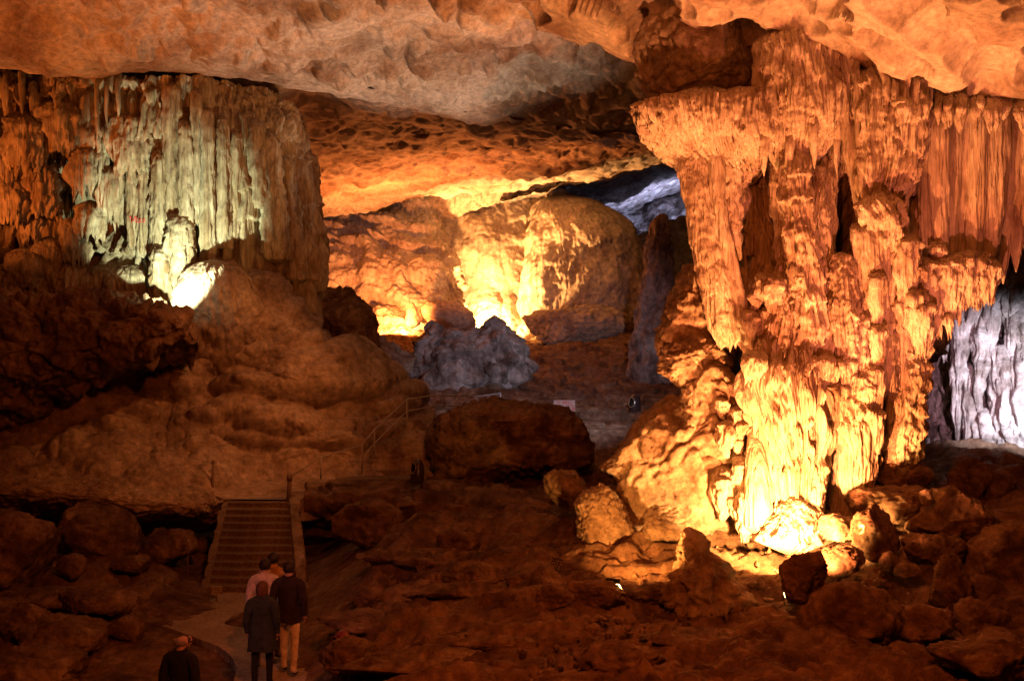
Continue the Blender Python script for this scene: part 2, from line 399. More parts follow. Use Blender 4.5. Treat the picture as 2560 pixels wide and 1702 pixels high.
struct(patch('cave_ceiling', rr, 420, 560, lambda V,U: scallop(V,U,.95,.05,9,.10,.02)-dishes(V,.66,.5,4), M_CEIL))
# far blue-lit hall: dark roof and pale slope
struct(patch('cave_ceiling', [[(1250,500,58),(1400,455,58),(1560,415,58),(1750,340,58),(1950,300,58)],[(1250,520,70),(1400,500,70),(1560,470,70),(1750,400,70),(1950,360,70)],[(1250,560,88),(1400,560,88),(1560,530,88),(1750,455,88),(1950,420,88)]], 90, 160, lambda V,U: .5*fbm(S(V,.3,off=3),5)+.25*billow(S(V,.9,.2,.9,off=4),3), M_GREY))
struct(patch('cave_wall', [[(1300,560,86),(1480,545,86),(1600,520,86),(1750,440,86),(1950,400,86)],[(1300,700,84),(1480,640,84),(1600,590,83),(1750,540,82),(1950,500,82)],[(1300,900,80),(1480,850,80),(1600,800,78),(1750,740,76),(1950,700,76)]], 120, 160, lambda V,U: .5*fbm(S(V,.35,off=8),5), M_GREY))
struct(patch('cave_wall', [[(1560,600,66),(1660,565,66),(1740,555,66),(1850,540,66)],[(1540,700,65),(1660,640,64),(1740,620,64),(1850,610,64)],[(1540,900,62),(1660,860,61),(1740,850,61),(1850,850,61)]], 120, 100, lambda V,U: .5*fbm(S(V,.6,off=28),5)+.3*billow(S(V,.8,off=3),3), M_BACK))

# ------------------------------------------------------------------ floors
FY = [6, 10, 12.5, 14.5, 17, 19, 21.5, 24.5, 29]
FU = [-900, -300, 0, 300, 500, 650, 800, 1000, 1300, 1600, 1900, 2200, 2600, 3300]
FZ = [
 [-1.2,-1.2,-1.2,-1.2,-1.0,-.8,-.4,0,.2,.4,.4,.4,.3,.3],
 [-1.2,-1.2,-1.2,-1.2,-1.0,-.8,-.3,.1,.3,.45,.45,.45,.4,.4],
 [-1.1,-1.1,-1.1,-1.1,-1.0,-.8,-.3,.15,.3,.45,.5,.4,.3,.3],
 [-1.0,-1.0,-1.0,-1.05,-.95,-.75,-.35,.15,.3,.45,.5,.45,.3,.4],
 [-.7,-.7,-.75,-.8,-.75,-.72,-.45,.2,.45,.60,.55,.75,.8,.9],
 [-.45,-.45,-.5,-.55,-.65,-.70,-.4,.35,.7,.85,.85,1.3,1.5,1.6],
 [-.1,-.1,-.15,-.2,-.5,-.68,-.4,.45,.85,1.05,1.15,1.8,2.0,2.0],
 [.1,.1,.1,0,-.5,-.65,-.4,.45,.9,1.1,1.3,1.9,2.3,2.3],
 [.1,.1,.1,0,-.5,-.65,-.4,.45,.9,1.1,1.3,1.9,2.3,2.3]]
def ground_Y(u, v, lo=11.0, hi=28.0):
    y = lo
    while y < hi:
        if CZ+(851-v)/F*y <= floor_z((u-1280)/F*y, y): return y
        y += .05
    return hi
def floor_z(x, y):
    u = x/y*F+1280
    fy = np.interp(y, FY, np.arange(len(FY))); fu = np.interp(u, FU, np.arange(len(FU)))
    i = min(int(fy), len(FY)-2); j = min(int(fu), len(FU)-2); a = fy-i; b = fu-j
    return (FZ[i][j]*(1-a)*(1-b)+FZ[i+1][j]*a*(1-b)+FZ[i][j+1]*(1-a)*b+FZ[i+1][j+1]*a*b)
def floor_disp(V, U):
    n = fbm(S(V,.55,.55,.2,off=2),5)
    q = n*3.2; st = np.floor(q)+sstep(.25,.6,q-np.floor(q))
    wq = V+.4*np.stack([pn(S(V,.7,off=121)),pn(S(V,.7,off=122)),0*V[:,0]],-1)
    n2 = fbm(S(wq,.5,1.1,.2,off=124),4); q2 = n2*2.4+.5; s2 = np.floor(q2)+sstep(.35,.55,q2-np.floor(q2))
    d = .12*n+.12*(st/3.2*1.6)+.20*(s2/2.4)+.13*(billow(S(wq,1.2,2.4,1,off=4),5,.55)-.4)-.16*np.exp(-(pn(S(wq,.55,1.5,1,off=126))/.06)**2)
    far = sstep(9,12,V[:,1])
    x, y = V[:,0], V[:,1]
    m = np.clip(np.minimum((x+7.0)/.6, (-2.6-x)/.5), 0, 1)   # quiet beside the path
    d = d*(1-.8*m)
    return d*far
ctrl = [[(u, 851-(z-CZ)/y*F, y) for u, z in zip(FU, zr)] for y, zr in zip(FY, FZ)]
struct(patch('cave_floor', ctrl, 420, 560, floor_disp, M_SOIL, direction=(0,0,1)))

# flowstone terrace left: lip, top, mound below the curtain wall
tu = {}
def R_(pts): return pts
terr = [
 [(-700,1330,24.5),(-200,1330,24.6),(0,1330,24.6),(150,1320,24.6),(330,1330,24.6),(480,1330,24.6),(560,1330,24.8),(700,1330,24.8),(860,1330,25),(1060,1330,25)],
 [(-700,1262,22.6),(-200,1262,22.6),(0,1256,22.6),(150,1262,22.6),(330,1290,22.7),(480,1290,22.8),(560,1280,23.6),(700,1280,23.8),(860,1280,23.6),(1060,1290,23.5)],
 [(-700,1238,22.2),(-200,1238,22.2),(0,1232,22.2),(150,1236,22.2),(330,1262,22.2),(480,1262,22.4),(560,1250,23.2),(700,1250,23.3),(860,1246,23.2),(1060,1256,23.2)],
 [(-700,1205,22.5),(-200,1205,22.6),(0,1205,22.6),(150,1205,22.7),(330,1225,22.7),(480,1236,22.9),(560,1242,23.5),(700,1242,23.8),(860,1228,24),(1060,1238,24)],
 [(-700,1120,24.2),(-200,1120,24.2),(0,1110,24.3),(150,1110,24.6),(330,1110,25),(480,1130,25),(620,1155,25.4),(760,1165,26),(900,1185,26),(1090,1190,26.5)],
 [(-700,1040,26),(-200,1040,26),(0,1030,26),(150,1020,26.2),(330,990,26.6),(480,970,26.8),(640,985,27),(800,1020,27.2),(940,1090,27.5),(1100,1130,28)],
 [(-700,1000,28),(-200,1000,28),(0,980,27.9),(150,950,28),(330,880,28),(480,860,28),(660,870,28.2),(820,930,28.5),(960,1000,29.5),(1100,1060,31)],
 [(-700,960,30),(-200,960,30),(0,930,30),(180,890,30),(360,810,29.2),(490,770,28.8),(640,770,29),(770,830,29.6),(920,920,31),(1060,1000,33)],
 [(-700,900,31),(-200,900,31),(0,880,31),(200,830,31),(400,740,30.2),(500,690,29.6),(600,690,29.7),(720,770,30.6),(860,870,32.5),(1020,950,35)],
 [(-700,880,33),(-200,880,33),(0,860,33),(200,830,33),(400,740,32),(500,690,31.5),(600,690,31.5),(720,790,32.5),(860,890,34.5),(1000,980,37)],
]
_sh = [2.4,2.4,2.3,2.2,2.0,1.4,.6,0,0,0]
terr = [[(u, v, y+d) for (u,v,y) in r] for r, d in zip(terr, _sh)]
def terr_disp(V, U):
    b = billow(S(V,.9,.9,.6,off=6),3,.5)
    wx = V[:,0]+.4*pn(S(V,.6,off=3)); wz = V[:,2]*1.1-V[:,1]*.5
    f1, f2, hh = worley2(wx*.95, wz*.75, 2); g1, g2, gh = worley2(wx*2.3+4, wz*1.6, 5)
    d = .5*(1-np.clip(f1,0,1)**2)*(.35+.8*hh)+.16*(1-np.clip(g1,0,1)**2)+.2*(b-.5)+.06*fbm(S(V,2.4,off=3),4)-.3
    ph = V[:,2]/.42+1.1*pn(S(V,.5,off=12))+.3*billow(S(V,2.2,off=1),2); s = ph-np.floor(ph)
    rl = np.random.RandomState(77); u, v = U[:,0], U[:,1]; lb_ = np.zeros(len(u))
    for k in range(110):
        cv = rl.uniform(690,1190); w_ = 90+(cv-690)*1.15; cu = 560+.10*(cv-690)+rl.uniform(-1,1)*w_
        a = rl.uniform(38,100)*(1 if cv < 950 else 1.25); b = a*rl.uniform(.45,.8)*(1 if cv < 950 else .6); h = .45*a/75
        lb_ = np.maximum(lb_, h*np.sqrt(np.clip(1-((u-cu)/a)**2-((v-cv)/b)**2, 0, 1)))
    for k in range(260):
        cv = rl.uniform(720,1190); w_ = 80+(cv-690)*1.1; cu = 560+.10*(cv-690)+rl.uniform(-1,1)*w_
        a = rl.uniform(10,32); b = a*rl.uniform(.5,.9); m_ = (np.abs(u-cu) < a) & (np.abs(v-cv) < b)
        lb_[m_] += .07*a/25*np.sqrt(np.clip(1-((u[m_]-cu)/a)**2-((v[m_]-cv)/b)**2, 0, 1))
    d = .28*d+lb_+.05*(billow(S(V,2.2,2.2,2.2,off=19),3)-.4)
    flat = sstep(520,600,U[:,0])*(1-sstep(1010,1090,U[:,0]))*sstep(1160,1200,U[:,1])
    low = sstep(1120,1180,U[:,1])*(1-flat)
    d = d+low*.14*(billow(S(V,1.2,3.5,3.,off=7),3)-.4)
    d = d*(1-.55*sstep(1100,1190,U[:,1])*(1-flat))+low*.12*(billow(S(V,2.2,6,9.,off=17),3)-.4)
    return d*(1-.9*flat)
struct(patch('flowstone_slope', terr, 420, 520, terr_disp, M_FLOW))
# ground rising to the back behind the big middle boulder
bs = [
 [(760,1340,24.5),(1000,1340,24.5),(1250,1350,24.5),(1500,1390,24.5),(1800,1400,25)],
 [(760,1290,23.4),(1000,1295,23.3),(1250,1315,23.0),(1500,1350,22.5),(1800,1370,23)],
 [(760,1252,23.2),(1000,1262,23.1),(1250,1285,22.8),(1500,1320,22.3),(1800,1340,22.6)],
 [(760,1232,24),(1000,1236,24),(1250,1250,24),(1500,1270,24),(1800,1290,24)],
 [(760,1190,26.5),(1000,1190,27),(1250,1180,27.5),(1500,1180,27.5),(1800,1180,27.5)],
 [(780,1130,29),(1000,1120,30),(1250,1110,31),(1500,1100,31),(1800,1100,31)],
 [(840,1060,33),(1000,1050,34),(1250,1045,35.5),(1500,1050,36),(1800,1050,36)],
 [(860,1000,37),(1000,1000,38),(1250,1003,39),(1500,1010,40),(1800,1010,40)],
 [(860,930,41),(1000,940,42),(1250,945,44),(1500,950,44.5),(1800,950,44)],
 [(850,880,46),(1000,880,47),(1250,890,48),(1500,870,49),(1800,870,48)],
 [(850,850,50),(1000,850,51),(1200,868,53),(1400,862,54),(1800,830,52)],
 [(850,850,54),(1000,850,55),(1200,862,57),(1400,850,57),(1800,800,56)],
 [(850,850,60),(1000,850,60),(1200,850,61),(1400,830,60),(1800,780,60)],
]
_sb = [2.2,2.2,2.2,2.2,1.6,1.0,.4]+[0]*6
bs = [[(u, v, y+d) for (u,v,y) in r] for r, d in zip(bs, _sb)]
def back_disp(V, U):
    n = fbm(S(V,.35,.35,.2,off=22),4); q = n*2.6+V[:,2]*1.5; st = np.floor(q)+sstep(.3,.5,q-np.floor(q))-q
    d = .22*n+.22*st+.12*(billow(S(V,1.1,1.6,1.1,off=24),3)-.4)
    return d
struct(patch('cave_floor', bs, 420, 380, back_disp, M_SOIL, direction=(0,0,1)))

# back hall walls: bright wall and the slope left of it
bw = [
 [(900,470,62),(1020,470,62),(1100,452,62),(1250,446,62),(1400,470,62),(1500,520,64),(1560,560,68)],
 [(900,560,61.5),(1020,540,61.5),(1100,520,61),(1250,500,61),(1400,520,62),(1500,560,64),(1560,600,68)],
 [(900,680,61),(1020,640,60.6),(1110,610,60.2),(1250,600,60),(1400,600,61),(1500,630,64),(1560,660,68)],
 [(900,800,60.5),(1040,740,60),(1130,720,59.6),(1250,710,59),(1400,710,60),(1500,720,63),(1560,740,67)],
 [(900,900,59),(1060,850,59),(1150,820,58.6),(1250,815,58),(1400,800,59),(1500,800,62),(1560,800,66)],
 [(900,980,58),(1060,920,58),(1150,900,57.6),(1250,890,57),(1400,880,58),(1500,880,61),(1560,880,65)]]
def bw_disp(V,U):
    d = .5*fbm(S(V,.22,off=31),5)+.22*(billow(S(V,.9,.9,.35,off=33),3)-.4)
    ph = V[:,2]/1.7+.9*pn(S(V,.25,off=36))+.35*billow(S(V,1.4,1.4,.2,off=37),2); s = ph-np.floor(ph)
    return d+.4*((1-s)*sstep(0,.12,s)-.4)*sstep(1260,1330,U[:,0])
struct(patch('cave_wall', bw, 260, 320, bw_disp, M_BACK))
sl = [
 [(640,500,59),(790,530,59),(880,525,59),(980,500,59.5),(1060,480,60),(1120,520,61)],
 [(640,560,58),(790,585,58),(880,580,58),(980,560,58.4),(1070,550,59),(1128,600,60)],
 [(640,650,56.5),(790,650,56.5),(900,650,56.5),(1000,640,56.8),(1095,650,57),(1150,680,58.5)],
 [(640,760,54.5),(790,720,55),(910,725,55),(1020,730,55),(1120,740,55.5),(1165,770,57)],
 [(640,850,53),(790,800,53.3),(900,795,53.4),(1010,800,53.6),(1120,805,54),(1180,830,56)],
 [(640,950,51.5),(790,880,51.8),(900,870,51.8),(1010,860,52),(1120,870,52.5),(1190,890,55)]]
def sl_disp(V,U):
    d = .55*fbm(S(V,.35,off=41),5)+.5*(billow(S(V,.55,off=43),4,.55)-.45)
    ph = (V[:,2]+.5*V[:,0])/1.5+1.2*pn(S(V,.3,off=46)); s = ph-np.floor(ph)
    return d+.5*((1-s)*sstep(0,.25,s)-.4)
struct(patch('cave_wall', sl, 260, 260, sl_disp, M_BACK))
# drapery band hanging along the seam of the bright wall
band = [[(1015,525,60.2),(1080,488,59.8),(1180,462,59.4),(1300,452,59.2),(1390,446,59)],[(1030,545,60.4),(1090,525,60),(1180,500,59.6),(1300,475,59.3),(1390,462,59)],[(1050,562,60.8),(1110,556,60.4),(1190,525,60.2),(1300,490,60),(1390,470,59.6)]]
b_ = patch('hanging_drapery', band, 70, 180, lambda V,U: .35*(billow(S(V,1.6,1.6,.15,off=51),2)-.3), M_BACK)
tag(b_, 'brown fluted drapery band hanging along the seam above the bright wall', 'dripstone')

# right-hand wall lit violet-white
rw = [
 [(2180,560,26),(2300,560,25.6),(2400,560,25),(2480,540,24.6),(2580,540,24.2),(2800,540,23)],
 [(2200,700,26),(2310,700,25.6),(2400,700,25.2),(2480,690,24.6),(2580,690,24),(2800,690,23)],
 [(2220,850,25.8),(2320,850,25.4),(2410,850,25),(2490,850,24.6),(2580,850,24),(2800,850,23)],
 [(2220,1000,25.6),(2320,1000,25.2),(2420,1000,24.8),(2500,1000,24.4),(2590,1000,24),(2800,1000,23)],
 [(2220,1150,25.2),(2320,1150,24.8),(2420,1150,24.2),(2510,1150,23.8),(2600,1150,23.4),(2800,1150,22.6)],
 [(2220,1300,25),(2320,1290,24.4),(2430,1270,23.6),(2520,1250,23),(2620,1250,22.6),(2800,1250,22)],
 [(2220,1400,24.5),(2320,1400,24),(2430,1400,23),(2520,1380,22),(2620,1380,21.6),(2800,1380,21)]]
def rw_disp(V,U):
    wv = V+.2*np.stack([pn(S(V,.8,off=61)), pn(S(V,.8,off=62)), 0*V[:,0]],-1)
    d = .22*(billow(S(wv,1.5,1.5,.3,off=63),3)-.4)+.5*fbm(S(V,.7,.7,.4,off=65),5)+.12*(billow(S(V,5,5,1.5,off=69),3)-.4)
    ph = V[:,2]/1.3+.9*pn(S(V,.5,off=66))+.4*billow(S(wv,2.4,2.4,.25,off=67),1); s = ph-np.floor(ph)
    return d+.2*((1-s)*sstep(0,.12,s)-.4)
struct(patch('cave_wall', rw, 300, 260, rw_disp, M_GREY))

VW = empty('pale_drapery', P(2480,1250,23.6), 'white fluted drapery lit violet at the right picture edge', 'dripstone')
rv = random.Random(3)
for i, (u,v0,v1,r) in enumerate([(2362,690,900,26),(2395,760,1120,24),(2425,640,860,34),(2452,800,1060,26),(2480,620,940,30),(2500,880,1180,34),(2530,640,900,40),(2545,900,1160,34),(2570,700,1100,40),(2420,930,1200,22),(2460,1040,1260,30),(2520,1080,1280,40)]):
    Y = 24.3-(u-2360)/260*.8
    flow('drapery', [(u,v0-30,Y+.5,r*.6),(u,v0,Y+.1,r),(u+4,v0+(v1-v0)*.4,Y,r*.9),(u+rv.uniform(-8,8),v0+(v1-v0)*.75,Y,r*.55),(u+rv.uniform(-8,8),v1,Y+.1,r*.2)], M_GREY, VW, na=60, nt=80, flute=.6, ff=6, zs=.06, lump=.35, lf=3, fringe=.2, seed=950+i)
# outer walls far left and far right that close the cave
struct(patch('cave_wall', [[(-900,100,33),(-300,120,33),(0,140,33),(400,150,33.5),(700,170,34)],[(-900,500,32.5),(-300,500,32.5),(0,500,32.5),(400,500,33),(700,500,33.6)],[(-900,980,32),(-300,980,32),(0,980,32),(400,950,33),(700,950,33.4)]], 80, 120, lambda V,U: .5*fbm(S(V,.4,off=71),4), M_CURT))

# ------------------------------------------------------------------ left curtain formation
RS = random.Random(11)
CUR = empty('flowstone_curtain', P(450,800,29), 'tall fluted flowstone curtain lit greenish white beneath the left ceiling lip', 'flowstone')
cw = [
 [(-700,150,29.5),(-250,165,29.5),(0,178,29.4),(150,190,29.4),(300,190,29.3),(450,195,29.3),(600,205,29.6),(690,232,30.4),(740,270,31.6),(760,290,33.5)],
 [(-700,270,29.3),(-250,270,29.3),(0,280,29.2),(150,280,29.2),(300,290,29.1),(450,290,29.1),(600,290,29.3),(710,310,30),(755,340,31.3),(770,360,33.5)],
 [(-700,400,29.5),(-250,400,29.5),(0,410,29.5),(150,410,29.7),(300,400,29.3),(450,400,29.1),(600,400,29.2),(735,410,30),(778,430,31.2),(790,440,33.5)],
 [(-700,520,29.8),(-250,520,29.8),(0,520,29.8),(150,520,30.2),(290,520,29.7),(450,520,29.1),(610,520,29.2),(750,530,30),(796,540,31.2),(808,545,33.5)],
 [(-700,620,29.8),(-250,620,29.8),(0,620,29.9),(150,620,30.3),(290,620,29.8),(450,630,29.1),(620,630,29.2),(760,630,30),(808,640,31.2),(818,645,33.5)],
 [(-700,720,29.5),(-250,720,29.5),(0,720,29.5),(150,730,29.8),(300,740,29.6),(450,740,29.1),(625,740,29.2),(755,740,30),(798,745,31.2),(812,750,33.5)],
 [(-700,900,29.5),(-250,900,29.5),(0,900,29.5),(150,900,29.8),(300,900,29.6),(450,900,29.2),(625,900,29.2),(760,880,30),(802,880,31.2),(815,880,33.5)]]
def cw_disp(V,U):
    wv = V+.12*np.stack([pn(S(V,1.1,off=81)), pn(S(V,1.1,off=82)), 0*V[:,0]],-1)
    d = .42*(billow(S(wv,2.3,2.3,.12,off=83),2)-.4)+.16*(billow(S(wv,6.5,6.5,.5,off=84),2)-.4)+.25*fbm(S(V,.7,.7,.3,off=85),4)
    ph = V[:,2]/1.25+.7*pn(S(V,.55,off=86))+.45*billow(S(wv,3.2,3.2,.1,off=87),1); s = ph-np.floor(ph)
    left = 1-sstep(300,420,U[:,0])
    d = d+(.16+.3*left)*((1-s)*sstep(0,.10,s)-.4)
    d = d-1.1*np.exp(-((U[:,0]-186)/16)**2)*sstep(330,350,U[:,1])*(1-sstep(440,480,U[:,1]))
    d = d-.9*np.exp(-((U[:,0]-250)/60)**2-((U[:,1]-540)/60)**2)
    return d
patch('flowstone_sheet', cw, 460, 560, cw_disp, M_CURT, CUR)
# organ-pipe columns of the curtain: (u, v_top, v_bottom, radius, depth)
for i, (u0, v0, u1, v1, r0, r1, Yd) in enumerate([
   (400,400,398,700,20,24,28.8),(430,240,436,720,22,30,28.9),(462,330,470,690,16,22,28.7),(492,250,495,560,16,14,28.8),(520,300,522,660,15,20,28.7),
   (556,320,560,620,18,22,28.9),(590,350,588,600,14,12,29.0),(640,330,650,520,22,26,29.2),(672,360,690,650,24,34,29.3),(712,420,740,700,24,30,29.8),
   (330,420,335,620,20,18,29.1),(300,400,302,560,16,10,29.2),(360,430,362,640,14,18,29.0),(450,560,452,720,34,40,28.6),(400,640,402,780,26,30,28.4)]):
    flow('organ_pipe', [(u0,v0-30,Yd+.25,r0*.5),(u0,v0,Yd,r0),(u0*.6+u1*.4,v0*.6+v1*.4,Yd,(r0+r1)/2*1.08),(u1,v1-20,Yd,r1),(u1,v1,Yd+.05,r1*.8)], M_CURT, CUR, na=44, nt=90, flute=.5, ff=7, zs=.06, lump=.2, lf=4, layer=.14, lh=.5, fringe=.15 if i%2 else 0, seed=i*3)
# hanging fringes of the upper left
for i in range(44):
    u = RS.uniform(-60,300); v = 200+RS.choice([0,50,90,150,190])+RS.uniform(-15,15); L_ = RS.uniform(50,130); r = RS.uniform(3.5,10); Y = 28.85+RS.uniform(-.15,.2)
    flow('stalactite', [(u,v-30,Y+.4,r*1.2),(u,v+L_*.2,Y+.05,r),(u+RS.uniform(-3,3),v+L_*.7,Y,r*.7),(u+RS.uniform(-4,4),v+L_,Y,1.)], M_CURT, CUR, na=12, nt=20, flute=.4, ff=9, lump=.3, lf=6, seed=i)
for i, (u,v,rt,L_) in enumerate([(150,270,60,110),(240,300,44,90),(60,300,50,120),(330,300,60,130),(-20,330,40,100),(210,380,40,90),(100,420,56,110),(20,450,44,100),(270,430,30,110),(80,545,30,46),(175,560,24,60),(190,590,40,60),(120,610,36,44),(60,640,50,80),(130,655,50,80),(180,665,44,70),(10,680,50,80),(250,680,34,60),(290,690,34,60),(330,680,36,60),(365,690,30,60),(225,520,40,70)]):
    Y = 28.9+.2*math.sin(i*2.3)
    flow('drip_apron', [(u,v-14,Y+.4,rt*.5),(u,v,Y+.15,rt*.8),(u,v+L_*.4,Y,rt),(u,v+L_*.8,Y,rt*.95),(u,v+L_,Y+.05,rt*.85)], M_CURT, CUR, na=80, nt=44, flute=.55, ff=7, zs=.1, lump=.3, lf=3, fringe=.55, seed=i+70, depth=.55)
# rounded dome beside the lamp
DOME = flow('flowstone_dome', [(534,650,28.3,10),(534,660,28.2,46),(536,688,28.15,80),(540,730,28.2,100),(545,775,28.4,114),(550,830,28.9,130),(556,930,29.9,165)], M_FLOW, None, na=200, nt=140, flute=.24, ff=4, zs=.06, lump=.16, lf=3, seed=5, origin=P(545,850,29.1))
tag(DOME, 'smooth rounded flowstone dome glaring white beside the greenish lamp', 'flowstone')

# ------------------------------------------------------------------ main column
KOL = empty('limestone_column', P(2040,1330,20), 'huge fluted limestone column glowing orange between floor and ceiling', 'column')
rowsC = [(20,1900,2680,22.3),(150,1885,2740,21.9),(260,1750,2790,21.5),(420,1768,2720,21.4),(600,1830,2520,21.2),(740,1868,2390,21.1),(900,1880,2330,21.0),(1050,1888,2300,20.9),(1200,1900,2250,20.8),(1350,1910,2220,20.8)]
_cv = [r[0] for r in rowsC]
def core_ab(v): return np.interp(v,_cv,[r[1] for r in rowsC]), np.interp(v,_cv,[r[2] for r in rowsC]), np.interp(v,_cv,[r[3] for r in rowsC])
def coreY(u, v):
    a, b, yc = core_ab(v); q = min(1, abs((u-(a+b)/2)/((b-a)/2))); return yc-1.4*math.sqrt(max(0,1-q*q))
cc = []
for (v,a,b,yc) in rowsC:
    cc.append([((a+b)/2+(b-a)/2*math.sin(math.radians(q*.6)), v, yc-1.4*math.cos(math.radians(q*.6))+.6*(abs(q)/150)**4) for q in np.linspace(-150,150,13)])
def core_disp(V,U):
    u, v = U[:,0], U[:,1]
    a, b, yc = core_ab(v); q = (u-(a+b)/2)/((b-a)/2)
    Q = np.stack([q*3.0, 0*q, V[:,2]], -1)
    Q = Q+.10*np.stack([pn(S(V,1.2,off=91)), pn(S(V,1.2,off=92)), 0*q],-1)
    d = .36*(billow(S(Q,2.6,1,.16,off=93),2)-.4)+.16*(billow(S(Q,8,1,.3,off=94),2)-.35)+.35*fbm(S(V,.9,.9,.5,off=95),4)
    ph = V[:,2]/.9+2.2*pn(S(Q,1.9,1,.35,off=96))+.5*billow(S(Q,4.5,1,.2,off=97),1); sw = ph-np.floor(ph)
    d = d+.22*((1-sw)*sstep(0,.10,sw)-.4)
    d = d+.10*(billow(S(V,6,6,4,off=98),3)-.4)*sstep(700,860,v)
    d = d-.12*np.exp(-(pn(S(Q,4.5,1,.12,off=99))/.10)**2)-.06*np.exp(-(pn(S(Q,10,1,.3,off=100))/.12)**2)
    for (a_,b_,sa,sb,k) in ((1902,530,52,175,.6),(2112,540,32,92,.8),(2212,960,16,230,.8),(2082,1190,16,120,.6)):
        d = d-k*np.exp(-((u-a_)/sa)**4-((v-b_)/sb)**4)
    return d
patch('column_core', cc, 640, 700, core_disp, M_COL, KOL)
flow('recess_wall', [(1905,330,22.2,90),(1905,450,22.0,110),(1925,600,21.9,110),(1945,720,21.8,110),(1950,800,21.8,110)], M_COL, KOL, na=140, nt=150, flute=.4, ff=5, zs=.08, lump=.2, seed=77)
kf = lambda nm, sp, **k: flow(nm, sp, k.pop('mat', M_COL), KOL, **k)
# a: shadowed block under the ceiling, b: flaring collar
o = boulder('hanging_block', 1748, 150, 21.0, 158, 190, None, 21, M_CRUM, parent=KOL, rd=125, sub=6, cuts=6, rough=.12, fine=.07, ff=4)
kf('drapery_collar', [(1765,252,20.5,120),(1763,262,20.4,170),(1765,300,20.35,172),(1770,345,20.4,158),(1785,390,20.5,128),(1800,425,20.6,96),(1815,460,20.7,60)], na=300, nt=110, flute=.62, ff=10, zs=.03, lump=.10, lf=3.5, seed=4, depth=.75)
kf('drapery_collar', [(1850,225,20.2,30),(1880,240,20.0,80),(1885,290,20.0,92),(1890,345,20.0,84),(1905,385,20.1,60)], na=160, nt=80, flute=.3, ff=8, zs=.05, lump=.1, fringe=.3, seed=14)
# c: upper fluted curtains
kf('fluted_curtain', [(1985,85,20.2,60),(1985,105,20.0,95),(1990,180,19.9,104),(2000,260,19.9,108),(2005,320,19.9,96),(1990,390,20.0,62),(1980,450,20.1,38),(1976,520,20.1,30)], na=240, nt=160, flute=.36, ff=8, zs=.04, lump=.1, layer=.10, lh=1.1, seed=24)
for i in range(26):
    u = RS.uniform(1905,2110); v = RS.uniform(160,330); L_ = RS.uniform(70,170); r = RS.uniform(6,15); Y = 19.35+RS.uniform(-.1,.25)+abs(u-2005)/300
    kf('stalactite', [(u,v-15,Y+.25,r*.8),(u,v+L_*.25,Y,r),(u+RS.uniform(-5,5),v+L_*.7,Y+.05,r*.6),(u+RS.uniform(-6,6),v+L_,Y+.1,1.2)], na=18, nt=30, flute=.35, ff=12, lump=.2, lf=7, seed=i+200)
kf('fluted_curtain', [(2095,125,19.9,26),(2100,150,19.8,38),(2115,260,19.8,34),(2130,360,19.7,24),(2140,450,19.7,16),(2150,540,19.6,10)], na=60, nt=110, flute=.35, ff=10, zs=.08, seed=31)
kf('fluted_curtain', [(2135,140,19.7,10),(2142,200,19.5,12),(2146,330,19.4,9),(2152,440,19.4,8),(2165,520,19.4,10)], na=40, nt=90, flute=.4, ff=12, zs=.06, seed=32)
kf('fluted_curtain', [(2220,170,20.0,60),(2225,200,19.7,92),(2230,290,19.6,98),(2225,380,19.6,86),(2210,470,19.6,66),(2200,520,19.7,40)], na=220, nt=160, flute=.5, ff=6.5, zs=.05, layer=.14, lh=.9, lump=.12, fringe=.3, seed=33)
kf('jellyfish_lobe', [(2188,470,19.6,14),(2193,490,19.4,36),(2203,530,19.25,50),(2212,590,19.3,48),(2218,650,19.4,38),(2222,690,19.5,24)], na=110, nt=90, flute=.6, ff=8, zs=.08, lump=.3, fringe=.25, seed=35)
kf('fluted_curtain', [(2170,560,19.6,40),(2180,590,19.4,52),(2190,680,19.4,50),(2195,760,19.4,42),(2195,800,19.5,30)], na=110, nt=90, flute=.3, ff=7, zs=.12, lump=.1, fringe=.2, seed=36)
# d, e: yellow leaning pillar, reddish rib
kf('pillar', [(1740,395,20.3,44),(1742,450,20.2,42),(1762,560,20.1,44),(1790,680,20.0,50),(1815,760,19.95,54),(1830,820,19.9,50),(1840,858,19.95,34)], na=130, nt=170, flute=.2, ff=6, zs=.08, lump=.12, layer=.10, lh=.9, fringe=.2, seed=41)
kf('pillar', [(1788,345,20.1,18),(1790,400,20.0,20),(1800,520,19.9,19),(1822,640,19.8,18),(1850,740,19.75,16),(1870,800,19.7,14)], na=50, nt=130, flute=.35, ff=10, zs=.1, seed=42)
kf('pillar', [(1822,350,20.35,26),(1822,420,20.3,34),(1825,520,20.3,30),(1835,590,20.2,18),(1850,650,20.2,8)], na=70, nt=110, flute=.3, ff=9, zs=.15, lump=.25, lf=7, seed=43)
